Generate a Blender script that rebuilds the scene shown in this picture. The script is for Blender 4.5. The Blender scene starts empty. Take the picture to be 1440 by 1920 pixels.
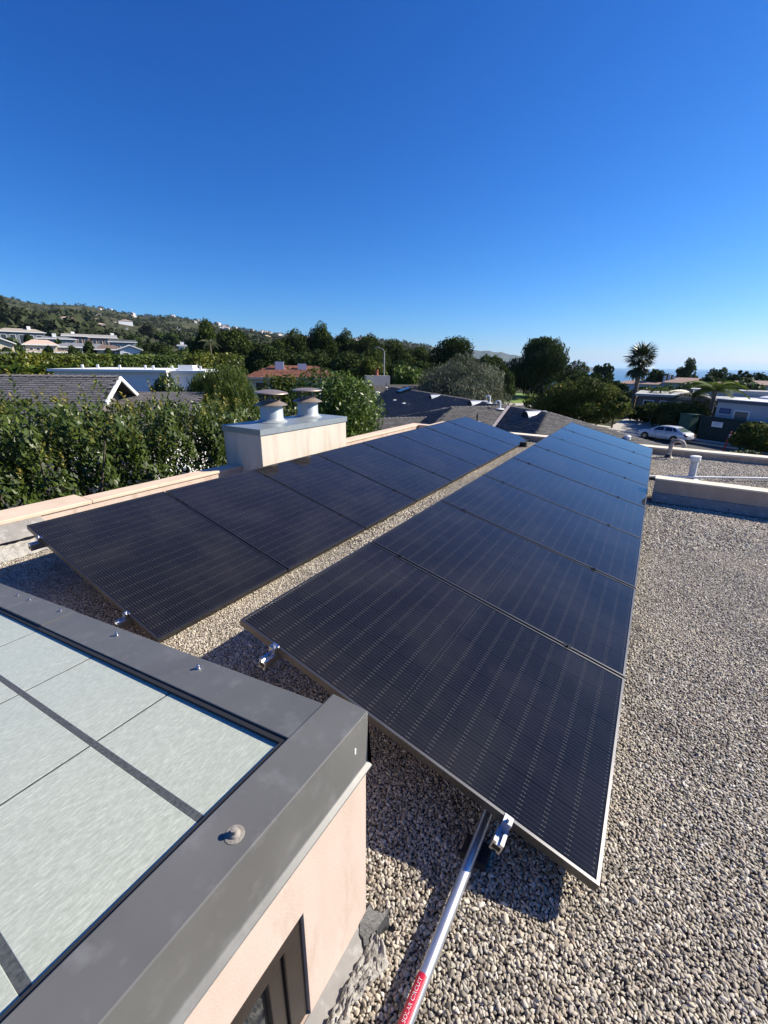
import bpy, math, random
import numpy as np
from mathutils import Vector, Matrix

# ------------------------------------------------------------------ camera, sky, sun
scene = bpy.context.scene
F = 797.83; H = 1.70                      # focal length in photo pixels (1440 x 1920), eye height over the roof
Q = np.array([[0.84982085, 0.52688576, 0.01399712],
              [-0.1847236, 0.27286095, 0.94415258],
              [-0.49364129, 0.80494614, -0.32921116]])
O = np.array([0, 0, H])
cd = bpy.data.cameras.new('camera'); cam = bpy.data.objects.new('camera', cd)
scene.collection.objects.link(cam)
cd.sensor_fit = 'VERTICAL'; cd.sensor_height = 24; cd.lens = F / 1920 * 24
cd.clip_start = 0.02; cd.clip_end = 120000
cam.matrix_world = Matrix(((Q[0][0], Q[1][0], -Q[2][0], 0), (Q[0][1], Q[1][1], -Q[2][1], 0), (Q[0][2], Q[1][2], -Q[2][2], H), (0, 0, 0, 1)))
scene.camera = cam
SUN = Vector((1.06, 1.02, 1.0)).normalized()
ELEV = math.asin(SUN.z); AZ = math.atan2(SUN.x, SUN.y)
world = bpy.data.worlds.new('World'); scene.world = world; world.use_nodes = True
wn = world.node_tree.nodes; wl = world.node_tree.links
sky = wn.new('ShaderNodeTexSky'); sky.sky_type = 'NISHITA'; sky.sun_disc = False
sky.sun_elevation = ELEV; sky.sun_rotation = AZ; sky.altitude = 0
sky.air_density = 1.0; sky.dust_density = 0.2; sky.ozone_density = 3.0
# even, direction-independent grade of the clear sky (deep blue, pale at the horizon)
sep = wn.new('ShaderNodeSeparateColor'); cmb = wn.new('ShaderNodeCombineColor'); wl.new(sky.outputs[0], sep.inputs[0])
for ch_i, (gain, pw) in enumerate(((.72, 1.9), (.83, 1.3), (1.25, 1.02))):
    p_ = wn.new('ShaderNodeMath'); p_.operation = 'POWER'; p_.inputs[1].default_value = pw
    m_ = wn.new('ShaderNodeMath'); m_.operation = 'MULTIPLY'; m_.inputs[1].default_value = gain * .12 ** (pw - 1)
    wl.new(sep.outputs[ch_i], p_.inputs[0]); wl.new(p_.outputs[0], m_.inputs[0]); wl.new(m_.outputs[0], cmb.inputs[ch_i])
wl.new(cmb.outputs[0], wn['Background'].inputs[0])
wn['Background'].inputs[1].default_value = 0.066
sl = bpy.data.lights.new('sun', 'SUN'); sl.energy = 5.0; sl.angle = math.radians(0.53); sl.color = (1, 0.92, 0.79)
so = bpy.data.objects.new('sun', sl); scene.collection.objects.link(so)
so.rotation_euler = SUN.to_track_quat('Z', 'Y').to_euler()
scene.view_settings.view_transform = 'Standard'; scene.view_settings.look = 'None'
scene.view_settings.exposure = 0.85; scene.view_settings.gamma = 1.0

# ------------------------------------------------------------------ pixel helpers (direction from a photo pixel; distance comes from a plane or range)
def ray(x, y): return Q.T @ np.array([x - 720, 960 - y, F])
def gz(x, y, z): d = ray(x, y); return O + d * ((z - H) / d[2])
def gx(x, y, X): d = ray(x, y); return O + d * (X / d[0])
def gy(x, y, Y): d = ray(x, y); return O + d * (Y / d[1])
def gr(x, y, r): d = ray(x, y); return O + d * (r / math.hypot(d[0], d[1]))
def gp(x, y, n, p0): d = ray(x, y); return O + d * (np.dot(n, np.array(p0) - O) / np.dot(n, d))
def azel(x, y): d = ray(x, y); return math.degrees(math.atan2(d[0], d[1])), math.degrees(math.atan2(d[2], math.hypot(d[0], d[1])))
def depth(p): return float(Q[2] @ (np.array(p) - O))
def proj(P):
    c = (np.asarray(P) - O) @ Q.T
    return 720 + F * c[..., 0] / c[..., 2], 960 - F * c[..., 1] / c[..., 2], c[..., 2]

# ------------------------------------------------------------------ object helpers
COL = scene.collection
def tag(o, label=None, cat=None, group=None, kind=None):
    if label: o['label'] = label
    if cat: o['category'] = cat
    if group: o['group'] = group
    if kind: o['kind'] = kind
    return o
def thing(name, label, cat, loc=(0, 0, 0), rz=0, group=None):
    o = bpy.data.objects.new(name, None); COL.objects.link(o); o.location = loc; o.rotation_euler = (0, 0, rz)
    o.empty_display_size = 0.1
    return tag(o, label, cat, group)
class MB:
    def __init__(s): s.v = []; s.f = []; s.m = []
    def poly(s, pts, mi=0):
        b = len(s.v); s.v += [tuple(map(float, p)) for p in pts]; s.f.append(tuple(range(b, b + len(pts)))); s.m.append(mi); return s
    def box(s, x0, x1, y0, y1, z0, z1, mi=0):
        b = len(s.v); s.v += [(x, y, z) for z in (z0, z1) for y in (y0, y1) for x in (x0, x1)]
        for q in ((0, 2, 3, 1), (4, 5, 7, 6), (0, 1, 5, 4), (2, 6, 7, 3), (0, 4, 6, 2), (1, 3, 7, 5)):
            s.f.append(tuple(b + i for i in q)); s.m.append(mi)
        return s
    def obox(s, c, ax, ay, az, mi=0):            # oriented box from centre and half-axis vectors
        c, ax, ay, az = map(np.array, (c, ax, ay, az)); b = len(s.v)
        s.v += [tuple(c + i * ax + j * ay + k * az) for k in (-1, 1) for j in (-1, 1) for i in (-1, 1)]
        for q in ((0, 2, 3, 1), (4, 5, 7, 6), (0, 1, 5, 4), (2, 6, 7, 3), (0, 4, 6, 2), (1, 3, 7, 5)):
            s.f.append(tuple(b + i for i in q)); s.m.append(mi)
        return s
    def prism(s, pts, off, mi=0):                # polygon extruded by vector
        pts = [np.array(p, float) for p in pts]; off = np.array(off, float); n = len(pts); b = len(s.v)
        s.v += [tuple(p) for p in pts] + [tuple(p + off) for p in pts]
        s.f.append(tuple(b + n - 1 - i for i in range(n))); s.f.append(tuple(b + n + i for i in range(n))); s.m += [mi, mi]
        for i in range(n):
            j = (i + 1) % n; s.f.append((b + i, b + j, b + n + j, b + n + i)); s.m.append(mi)
        return s
    def tube(s, pts, rad, n=10, mi=0, caps=True):
        pts = [np.array(p, float) for p in pts]
        if not hasattr(rad, '__len__'): rad = [rad] * len(pts)
        rings = []; up = None
        for i, p in enumerate(pts):
            t = (pts[min(i + 1, len(pts) - 1)] - pts[max(i - 1, 0)]); t /= np.linalg.norm(t) + 1e-12
            if up is None: up = np.array([0, 0, 1.0]) if abs(t[2]) < .9 else np.array([1.0, 0, 0])
            a = np.cross(t, up); a /= np.linalg.norm(a) + 1e-12; bb = np.cross(a, t); up = bb
            b = len(s.v)
            for k in range(n):
                an = 2 * math.pi * k / n; s.v.append(tuple(p + rad[i] * (math.cos(an) * a + math.sin(an) * bb)))
            rings.append(b)
        for r0, r1 in zip(rings, rings[1:]):
            for k in range(n):
                s.f.append((r0 + k, r0 + (k + 1) % n, r1 + (k + 1) % n, r1 + k)); s.m.append(mi)
        if caps:
            s.f.append(tuple(rings[0] + k for k in range(n - 1, -1, -1))); s.f.append(tuple(rings[-1] + k for k in range(n))); s.m += [mi, mi]
        return s
    def lathe(s, prof, n=24, c=(0, 0, 0), mi=0):  # profile (r, z)
        rings = []
        for r, z in prof:
            b = len(s.v); rings.append(b)
            for k in range(n):
                a = 2 * math.pi * k / n; s.v.append((c[0] + r * math.cos(a), c[1] + r * math.sin(a), c[2] + z))
        for r0, r1 in zip(rings, rings[1:]):
            for k in range(n):
                s.f.append((r0 + k, r0 + (k + 1) % n, r1 + (k + 1) % n, r1 + k)); s.m.append(mi)
        s.f.append(tuple(rings[0] + k for k in range(n - 1, -1, -1))); s.f.append(tuple(rings[-1] + k for k in range(n))); s.m += [mi, mi]
        return s
    def mesh(s, name, mats, smooth=False):
        me = bpy.data.meshes.new(name); me.from_pydata(s.v, [], s.f)
        for m in (mats if isinstance(mats, (list, tuple)) else [mats]): me.materials.append(m)
        me.polygons.foreach_set('material_index', s.m)
        if smooth: me.polygons.foreach_set('use_smooth', [True] * len(s.f))
        me.update(); return me
    def build(s, name, mats, parent=None, smooth=False, bevel=0.0, autos=True):
        o = bpy.data.objects.new(name, s.mesh(name, mats, smooth)); COL.objects.link(o)
        if parent is not None: o.parent = parent
        if bevel:
            md = o.modifiers.new('bevel', 'BEVEL'); md.width = bevel; md.segments = 2; md.limit_method = 'ANGLE'; md.angle_limit = 0.6
        if smooth and autos:
            try: o.data.set_sharp_from_angle(angle=math.radians(38))
            except Exception: pass
        return o
def link(name, me, parent=None):
    o = bpy.data.objects.new(name, me); COL.objects.link(o)
    if parent is not None: o.parent = parent
    return o
def copy_tree(o, parent=None):
    c = o.copy(); COL.objects.link(c); c.parent = parent
    for ch in list(o.children): copy_tree(ch, c)
    return c
def np_mesh(name, V, Fc, k, mats, tint=None, uv=None, smooth=False):
    me = bpy.data.meshes.new(name); n = len(Fc)
    me.vertices.add(len(V)); me.vertices.foreach_set('co', np.asarray(V, np.float32).ravel())
    me.loops.add(n * k); me.loops.foreach_set('vertex_index', np.asarray(Fc, np.int32).ravel())
    me.polygons.add(n); me.polygons.foreach_set('loop_start', np.arange(0, n * k, k, dtype=np.int32))
    me.polygons.foreach_set('loop_total', np.full(n, k, np.int32))
    if smooth: me.polygons.foreach_set('use_smooth', np.ones(n, bool))
    for m in (mats if isinstance(mats, (list, tuple)) else [mats]): me.materials.append(m)
    if tint is not None:
        a = me.attributes.new('tint', 'FLOAT', 'POINT'); a.data.foreach_set('value', np.asarray(tint, np.float32))
    me.update(calc_edges=True); return me

# ------------------------------------------------------------------ materials
def lin(r, g, b):
    f = lambda c: ((c / 255 + .055) / 1.055) ** 2.4 if c > 10 else c / 255 / 12.92
    return (f(r), f(g), f(b), 1)
MATS = {}
class NT:
    def __init__(s, name):
        s.m = bpy.data.materials.new(name); s.m.use_nodes = True; s.t = s.m.node_tree; s.n = s.t.nodes; s.p = s.n['Principled BSDF']; s.out = s.n['Material Output']
    def N(s, t, **kw):
        x = s.n.new(t)
        for k, v in kw.items(): setattr(x, k, v)
        return x
    def L(s, a, b): s.t.links.new(a, b)
    def coord(s, kind='Object', scale=(1, 1, 1), rot=(0, 0, 0)):
        tc = s.N('ShaderNodeTexCoord'); mp = s.N('ShaderNodeMapping'); mp.inputs['Scale'].default_value = scale; mp.inputs['Rotation'].default_value = rot
        s.L(tc.outputs[kind], mp.inputs[0]); return mp.outputs[0]
    def noise(s, vec, scale, detail=4, rough=.55):
        x = s.N('ShaderNodeTexNoise'); x.inputs['Scale'].default_value = scale; x.inputs['Detail'].default_value = detail; x.inputs['Roughness'].default_value = rough
        if vec is not None: s.L(vec, x.inputs['Vector'])
        return x.outputs['Fac']
    def ramp(s, fac, stops):
        x = s.N('ShaderNodeValToRGB'); e = x.color_ramp.elements
        while len(e) > 1: e.remove(e[-1])
        e[0].position = stops[0][0]; e[0].color = stops[0][1]
        for p, c in stops[1:]:
            q = e.new(p); q.color = c
        s.L(fac, x.inputs[0]); return x.outputs[0]
    def mix(s, fac, a, b, mode='MIX'):
        x = s.N('ShaderNodeMix', data_type='RGBA', blend_type=mode)
        for sock, v in ((x.inputs[0], fac), (x.inputs[6], a), (x.inputs[7], b)):
            if hasattr(v, 'is_output') or isinstance(v, bpy.types.NodeSocket): s.L(v, sock)
            else: sock.default_value = v
        return x.outputs[2]
    def math(s, op, a, b=None, c=None):
        x = s.N('ShaderNodeMath', operation=op)
        for i, v in enumerate((a, b, c)):
            if v is None: continue
            if isinstance(v, bpy.types.NodeSocket): s.L(v, x.inputs[i])
            else: x.inputs[i].default_value = v
        return x.outputs[0]
    def bump(s, h, strength=.3, dist=.01):
        b = s.N('ShaderNodeBump'); b.inputs['Strength'].default_value = strength; b.inputs['Distance'].default_value = dist
        s.L(h, b.inputs['Height']); s.L(b.outputs[0], s.p.inputs['Normal']); return b
def g4(c): return c if len(c) == 4 else (*c, 1)
def mat(name, c1, c2=None, rough=.7, metal=0, scale=6, bscale=60, bump=.15, bdist=.004, spec=.5, coat=0, stretch=(1, 1, 1), dark=None, dscale=2.0, damt=.5, detail=4):
    if name in MATS: return MATS[name]
    t = NT(name); c1 = g4(c1); c2 = g4(c2) if c2 else tuple(min(1, x * .8) for x in c1[:3]) + (1,)
    v = t.coord('Object', stretch)
    col = t.mix(t.ramp(t.noise(v, scale, detail), [(.3, (0, 0, 0, 1)), (.7, (1, 1, 1, 1))]), c1, c2)
    if dark:
        v2 = t.coord('Object', stretch)
        col = t.mix(t.ramp(t.noise(v2, dscale, 6, .65), [(.52, (0, 0, 0, 1)), (.75, (damt,) * 3 + (1,))]), col, g4(dark))
    t.L(col, t.p.inputs['Base Color']); t.p.inputs['Roughness'].default_value = rough; t.p.inputs['Metallic'].default_value = metal
    t.p.inputs['Specular IOR Level'].default_value = spec
    if coat: t.p.inputs['Coat Weight'].default_value = coat; t.p.inputs['Coat Roughness'].default_value = .08
    if bump: t.bump(t.noise(t.coord('Object'), bscale, 5), bump, bdist)
    MATS[name] = t.m; return t.m
def leafmat(name, c1, c2, c3=None, rough=.45, transl=.3, spec=.4):
    if name in MATS: return MATS[name]
    t = NT(name); at = t.N('ShaderNodeAttribute', attribute_name='tint')
    stops = [(0, g4(c1)), (.75, g4(c2))] + ([(1, g4(c3))] if c3 else [])
    col = t.ramp(at.outputs['Fac'], stops)
    t.L(col, t.p.inputs['Base Color']); t.p.inputs['Roughness'].default_value = rough; t.p.inputs['Specular IOR Level'].default_value = spec
    tr = t.N('ShaderNodeBsdfTranslucent'); t.L(col, tr.inputs[0]); mx = t.N('ShaderNodeMixShader'); mx.inputs[0].default_value = transl
    t.L(t.p.outputs[0], mx.inputs[1]); t.L(tr.outputs[0], mx.inputs[2]); t.L(mx.outputs[0], t.out.inputs['Surface'])
    MATS[name] = t.m; return t.m
def tintmat(name, c1, c2, rough=.85, bump=.2, bscale=90):
    if name in MATS: return MATS[name]
    t = NT(name); at = t.N('ShaderNodeAttribute', attribute_name='tint'); v = t.coord('Object')
    col = t.mix(at.outputs['Fac'], g4(c1), g4(c2)); col = t.mix(t.noise(v, bscale, 3), col, tuple(x * .55 for x in g4(c1)[:3]) + (1,))
    t.L(col, t.p.inputs['Base Color']); t.p.inputs['Roughness'].default_value = rough; t.p.inputs['Specular IOR Level'].default_value = .3
    MATS[name] = t.m; return t.m

M_stucco = mat('peach_stucco', (.58, .475, .40), (.50, .385, .31), .9, scale=7, bscale=220, bump=.35, bdist=.002, dark=(.34, .24, .165), dscale=8, damt=.75, stretch=(1, 1, .3), detail=7)
M_chim = mat('pale_chimney_stucco', (.61, .555, .465), (.54, .465, .375), .92, scale=5, bscale=200, bump=.35, bdist=.002, dark=(.33, .27, .2), dscale=5, damt=.55, stretch=(1, 1, .18))
M_coping = mat('peach_coping', (.68, .53, .40), (.60, .46, .34), .9, scale=4, bscale=150, bump=.3, bdist=.002, dark=(.42, .33, .24), dscale=6, damt=.5)
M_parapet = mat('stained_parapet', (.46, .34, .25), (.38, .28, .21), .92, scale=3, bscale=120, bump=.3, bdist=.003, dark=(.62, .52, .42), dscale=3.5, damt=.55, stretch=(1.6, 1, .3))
M_creamcop = mat('cream_coping', (.74, .66, .52), (.66, .57, .44), .88, scale=5, bscale=120, bump=.25, bdist=.002)
M_flash = mat('grey_painted_flashing', (.135, .135, .128), (.11, .11, .105), .45, scale=5, bscale=40, bump=.05, bdist=.002, spec=.45, dark=(.21, .21, .205), dscale=13, damt=.6, detail=8)
M_galv = mat('galvanised_cap', (.36, .40, .42), (.30, .34, .36), .42, metal=.55, scale=9, bscale=30, bump=.05, dark=(.50, .50, .46), dscale=4, damt=.6)
M_galv2 = mat('galvanised_flue', (.40, .44, .455), (.33, .37, .385), .5, metal=.35, scale=20, bscale=30, bump=.05, dark=(.36, .30, .26), dscale=8, damt=.5)
M_rustcap = mat('weathered_cap', (.36, .30, .25), (.28, .22, .19), .5, metal=.55, scale=7, bscale=40, bump=.05)
M_mesh = mat('dark_cage', (.10, .08, .06), None, .6, metal=.5)
M_bronze = mat('bronze_frame', (.045, .036, .030), (.035, .028, .024), .38, metal=.3, bump=0)
M_alu = mat('aluminium', (.72, .72, .72), (.62, .62, .62), .28, metal=1, bump=.03)
M_emt = mat('emt_conduit', (.70, .71, .73), (.60, .61, .63), .33, metal=.85, scale=14, bump=.03, dark=(.45, .45, .46), dscale=9, damt=.5)
M_blackm = mat('black_anodised', (.13, .13, .135), (.10, .10, .105), .42, metal=.95, bump=0)
M_clamp = mat('dark_clamp', (.03, .03, .032), None, .35, metal=.6, bump=0)
M_rubber = mat('black_rubber', (.012, .012, .012), (.02, .02, .02), .85, bscale=60, bump=.3)
M_tar = mat('roof_tar', (.022, .022, .022), (.035, .034, .033), .55, scale=20, bscale=70, bump=.4, bdist=.006)
M_lead = mat('lead_flashing', (.25, .235, .215), (.19, .178, .163), .75, metal=.0, scale=10, bscale=60, bump=.25, bdist=.003, dark=(.5, .5, .48), dscale=16, damt=.6)
M_cement = mat('crusty_cement', (.44, .42, .38), (.30, .28, .25), .95, scale=26, bscale=90, bump=.8, bdist=.01, dark=(.10, .095, .09), dscale=22, damt=.8)
M_whitep = mat('white_paint', (.78, .78, .76), (.72, .72, .70), .6, bump=.05)
M_whitewall = mat('white_wall', (.74, .74, .75), (.68, .68, .70), .85, bump=.1)
M_red = mat('red_label', (.52, .012, .045), (.47, .01, .04), .4, bump=0)
M_letter = mat('white_lettering', (.85, .82, .82), None, .5, bump=0)
M_dark = mat('dark_void', (.012, .012, .013), None, .8, bump=0)
M_glassd = mat('dark_window_glass', (.02, .024, .028), (.03, .034, .038), .06, bump=0, spec=.8)
M_trunk = mat('bark', (.13, .095, .07), (.08, .06, .045), .95, scale=8, bscale=30, bump=.6, bdist=.02)
M_trunkp = mat('palm_bark', (.20, .15, .11), (.13, .10, .075), .95, scale=8, bscale=20, bump=.6, bdist=.03)
M_concrete = mat('concrete', (.46, .43, .38), (.38, .36, .32), .9, scale=2, bscale=30, bump=.2)
M_asph = mat('asphalt', (.06, .06, .062), (.05, .05, .05), .9, scale=3, bscale=50, bump=.3)
M_lawn = mat('lawn_ground', (.085, .15, .025), (.06, .115, .02), .95, scale=1.5, bscale=20, bump=.5)
M_terra = tintmat('terracotta_tile', (.42, .17, .10), (.52, .26, .17))
M_shing = tintmat('dark_grey_shingle', (.115, .109, .105), (.205, .194, .183))
M_shing2 = tintmat('brown_grey_shingle', (.20, .182, .17), (.32, .295, .275))
M_under = mat('roof_underlay', (.03, .029, .028), None, .9)

# ------------------------------------------------------------------ terrain, sea (setting)
def sm(a, b, x): t = np.clip((np.asarray(x, float) - a) / (b - a), 0, 1); return t * t * (3 - 2 * t)
RA = np.array([-110, -75, -70.9, -68.6, -66.5, -64.3, -61.5, -59.6, -55.9, -53.2, -50.3, -44.9, -37.2, -30.5, -26.5, -21.9, -18, -14, 180])
RE = np.array([3.0, 5.2, 5.55, 5.0, 5.1, 5.2, 4.8, 4.5, 4.6, 4.3, 3.75, 3.15, 2.9, 2.75, 2.2, 1.4, .7, 0.1, .1])
LR_, LZ = [0, 14, 50, 120, 200, 300, 500], [-3.3, -3.3, -3.2, -1.2, 3.0, 8.5, 23]
CR, CZ = [0, 14, 30, 120, 300, 500], [-3.3, -3.6, -4.6, -4.9, -2.0, 5.0]
RR_, RZ = [0, 14, 30, 47, 140, 320, 700, 1000, 1500], [-3.3, -3.6, -4.6, -5.2, -5.5, -16, -52, -66, -80]
RIDGE = 1500.
def zg(x, y):
    x = np.asarray(x, float); y = np.asarray(y, float)
    r = np.hypot(x, y); a = np.degrees(np.arctan2(x, y))
    wl_ = sm(-34, -50, a); wr_ = sm(-24, -10, a)
    def far(base):
        e5 = np.degrees(np.arctan2(base - H, 500.)); er = np.interp(a, RA, RE)
        t = np.clip((r - 500) / (RIDGE - 500), 0, 1); e = e5 + (er - e5) * t ** .85
        rr = np.minimum(r, RIDGE); z = H + rr * np.tan(np.radians(e)); return z - np.maximum(0, r - RIDGE) * .10
    zl = np.where(r < 500, np.interp(r, LR_, LZ), far(23.)); zc = np.where(r < 500, np.interp(r, CR, CZ), far(5.)); zr = np.interp(r, RR_, RZ)
    z = zl * wl_ + zc * (1 - wl_) * (1 - wr_) + zr * wr_ * (1 - wl_)
    bumps = (np.sin(x * .013 + 1) * np.cos(y * .011) + .6 * np.sin(x * .031) * np.sin(y * .027 + 2)) * sm(350, 800, r) * 6 * wl_ * (1 - sm(1150, 1450, r))
    return np.maximum(z + bumps, -85.)
def zgf(x, y): return float(zg(x, y))
def terrain():
    azs = np.concatenate([np.arange(-180, -100, 8), np.arange(-100, 60, 1.0), np.arange(60, 181, 8)])
    rs = np.concatenate([[0, 6, 10, 14, 18, 24, 30, 38, 47, 56, 68, 82, 100, 120, 140, 165, 200, 240, 300], np.arange(340, 1500, 40), [1500, 1560, 1650, 1800, 2200, 2800]])
    A, R = np.meshgrid(np.radians(azs), rs, indexing='ij'); X = R * np.sin(A); Y = R * np.cos(A); Z = zg(X, Y)
    V = np.stack([X, Y, Z], -1).reshape(-1, 3); n, m = len(azs), len(rs)
    i, j = np.meshgrid(np.arange(n - 1), np.arange(m - 1), indexing='ij'); k = (i * m + j).ravel()
    Fc = np.stack([k, k + 1, k + m + 1, k + m], -1)
    t = NT('hillside_ground'); v = t.coord('Object')
    n1 = t.noise(v, .012, 6, .6); n2 = t.noise(v, .10, 6, .7); n3 = t.noise(v, .6, 4)
    c = t.ramp(n2, [(.32, (.024, .032, .015, 1)), (.5, (.055, .062, .030, 1)), (.68, (.125, .112, .066, 1))])
    c = t.mix(t.ramp(n1, [(.48, (0, 0, 0, 1)), (.62, (.55, .55, .55, 1))]), c, (.12, .115, .06, 1))
    c = t.mix(t.ramp(n3, [(.4, (0, 0, 0, 1)), (.7, (.5, .5, .5, 1))]), c, (.02, .03, .012, 1))
    t.L(c, t.p.inputs['Base Color']); t.p.inputs['Roughness'].default_value = 1; t.p.inputs['Specular IOR Level'].default_value = .1
    t.bump(n2, .6, 3)
    o = link('terrain', np_mesh('terrain', V, Fc, 4, t.m, smooth=True)); tag(o, kind='structure')
terrain()
t = NT('sea_water'); t.p.inputs['Base Color'].default_value = (.012, .06, .11, 1); t.p.inputs['Roughness'].default_value = .25
t.bump(t.noise(t.coord('Object'), .03, 5), .5, 2)
sea = MB(); nseg = 64
sea.poly([(70000 * math.cos(2 * math.pi * i / nseg), 70000 * math.sin(2 * math.pi * i / nseg), -62) for i in range(nseg)])
tag(sea.build('sea', t.m), kind='structure')
# far headland beyond the bay
hd = MB(); prev = None
prof = [(-34, 1.6), (-30, 1.9), (-26, 2.0), (-22, 1.72), (-19.5, 1.68), (-17.5, 1.5), (-15.5, 1.15), (-13, .8), (-10.5, .35), (-8.5, .12), (-6.5, -.05), (-5, -.45)]
pts = []
for k, (a, e) in enumerate(np.column_stack([np.linspace(-34, -5, 60), np.interp(np.linspace(-34, -5, 60), *zip(*prof))])):
    e += .05 * math.sin(k * 1.7) + .03 * math.sin(k * 4.1); R = 6500; ar = math.radians(a)
    ztop = H + R * math.tan(math.radians(e))
    pts.append([(R * .93 * math.sin(ar), R * .93 * math.cos(ar), -66), (R * .96 * math.sin(ar), R * .96 * math.cos(ar), -62 + (ztop + 62) * .55), (R * math.sin(ar), R * math.cos(ar), ztop), (R * 1.1 * math.sin(ar), R * 1.1 * math.cos(ar), -66)])
for a, b in zip(pts, pts[1:]):
    for i in range(3): hd.poly([a[i], b[i], b[i + 1], a[i + 1]])
tag(hd.build('headland', mat('headland_scrub', (.07, .075, .05), (.045, .055, .035), 1, scale=.004, bscale=.01, bump=.4, bdist=30, dark=(.30, .27, .24), dscale=.012, damt=.35), smooth=True), kind='structure')

# street, driveway, lawns
CF = np.array([-.87, .5]); CN = np.array([-.493, -.87])      # street direction and its normal (towards the camera)
car0 = np.array([1.4, 50.7])
def strip(name, c, L0, L1, w0, w1, z, m):
    b = MB(); q = []
    for l, w in ((L0, w0), (L1, w0), (L1, w1), (L0, w1)): p = c + CF * l + CN * w; q.append((p[0], p[1], z))
    b.poly(q); o = b.build(name, m); tag(o, kind='structure'); return o
strip('street', car0, -40, 60, -1.2, 6.5, -5.12, M_asph)
kb = MB(); kc = car0 + CN * -1.35
kb.obox((kc[0], kc[1], -5.08), (CF[0] * 40, CF[1] * 40, 0), (CN[0] * .12, CN[1] * .12, 0), (0, 0, .09)); tag(kb.build('kerb', M_concrete), kind='structure')
strip('verge', car0, -30, -2.2, -2.6, -1.5, -5.06, M_lawn)
strip('pavement', car0, -30, 30, -4.0, -2.65, -5.05, M_concrete)
dv = MB(); q = [gz(*p, -5.04) for p in ((1120, 812), (1195, 822), (1240, 812), (1262, 790), (1235, 778), (1170, 786))]
dv.poly(q); tag(dv.build('driveway', M_concrete), kind='structure')
lw = MB(); lw.poly([gz(*p, -4.66) for p in ((930, 754), (1030, 757), (1040, 738), (925, 737))]); tag(lw.build('lawn', mat('sunny_lawn', (.16, .25, .03), (.11, .19, .02), .95, scale=.6, bscale=9, bump=.4)), kind='structure')
pt = MB(); pt.poly([gz(*p, -4.63) for p in ((935, 762), (1040, 765), (1035, 757.5), (935, 754.5))]); tag(pt.build('path', M_concrete), kind='structure')

# ------------------------------------------------------------------ our house: walls, flat roof, parapets
house = thing('flat_roofed_house', 'peach stucco house with flat gravel roof and low parapets under the solar panels', 'house', (0, 3, -3.3))
def hpart(mb, name, m, **k):
    o = mb.build(name, m, None, **k); o.parent = house; o.matrix_parent_inverse = Matrix.Translation((0, -3, 3.3)); return o
t = NT('gravel_deck'); v = t.coord('Object'); vo = t.N('ShaderNodeTexVoronoi'); vo.inputs['Scale'].default_value = 62; t.L(v, vo.inputs['Vector'])
c = t.ramp(t.noise(v, 130, 2), [(.35, (.06, .052, .042, 1)), (.5, (.17, .15, .12, 1)), (.65, (.30, .27, .22, 1))])
t.L(c, t.p.inputs['Base Color']); t.p.inputs['Roughness'].default_value = .95; bp = t.bump(t.math('MULTIPLY', vo.outputs['Distance'], -1), .9, .012)
M_deck = t.m
dk = MB(); dk.box(-5.0, 7, -5, 9.55, -.3, -.006); dk.box(-4.55, 7, 9.553, 10.42, -.3, -.007); hpart(dk, 'roof_deck', M_deck)
wl2 = MB(); wl2.box(-5.06, 7.2, -5.2, 9.58, -3.4, -.31); wl2.box(-4.6, 7.2, 9.6, 10.68, -3.4, -.312); hpart(wl2, 'wall', M_stucco)
b = MB(); b.box(-5.06, -4.86, -5.2, 9.62, -.305, .26); hpart(b, 'parapet', M_stucco)
b = MB(); b.box(-5.075, -4.845, 2.02, 9.64, .262, .30); b.box(-5.215, -4.843, -5.2, 2.018, .262, .302); hpart(b, 'coping', M_coping, bevel=.008)
b = MB(); b.box(-4.843, -4.45, 9.45, 9.62, -.29, .26); b.box(-4.62, -4.45, 9.622, 10.68, -.29, .255); hpart(b, 'parapet', M_stucco)
b = MB(); b.box(-4.842, -4.44, 9.44, 9.64, .262, .298); b.box(-4.64, -4.44, 9.642, 10.43, .262, .296); hpart(b, 'coping', M_coping, bevel=.006)
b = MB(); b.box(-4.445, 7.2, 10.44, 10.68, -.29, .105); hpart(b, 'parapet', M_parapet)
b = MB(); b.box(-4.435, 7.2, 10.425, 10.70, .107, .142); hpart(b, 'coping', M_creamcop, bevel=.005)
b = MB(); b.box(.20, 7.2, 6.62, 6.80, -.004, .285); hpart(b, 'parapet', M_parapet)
b = MB(); b.box(.19, 7.2, 6.605, 6.815, .287, .308); hpart(b, 'coping', M_creamcop, bevel=.005)
b = MB(); b.prism([(.2, 6.617, .115), (.2, 6.595, .11), (.2, 6.53, .004), (.2, 6.617, .004)], (7.0, 0, 0)); hpart(b, 'cant_flashing', M_lead)
# crusty flashing at the foot of the left parapet
rng = np.random.default_rng(5)
def crust(name, m, x0, x1, y0, y1, z0, z1, nx, ny, amp, parent=None, seed=1, edge=.02):
    r = np.random.default_rng(seed); V = []; xs = np.linspace(0, 1, nx); ys = np.linspace(0, 1, ny)
    wob = np.interp(np.linspace(0, 1, ny), np.linspace(0, 1, 40), r.uniform(-1, 1, 40)) * edge
    for j, v_ in enumerate(ys):
        for i, u in enumerate(xs):
            e = 0 if i in (0, nx - 1) else 1
            V.append((x0 + (x1 - x0) * u + wob[j] * u + r.normal(0, .15) * (x1 - x0) / nx * e, y0 + (y1 - y0) * v_ + r.normal(0, .2) * (y1 - y0) / ny, z0 + (z1 - z0) * u + r.uniform(0, amp) * e))
    Fc = [(j * nx + i, j * nx + i + 1, (j + 1) * nx + i + 1, (j + 1) * nx + i) for j in range(ny - 1) for i in range(nx - 1)]
    return link(name, np_mesh(name, V, Fc, 4, m, smooth=True), parent)
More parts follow.
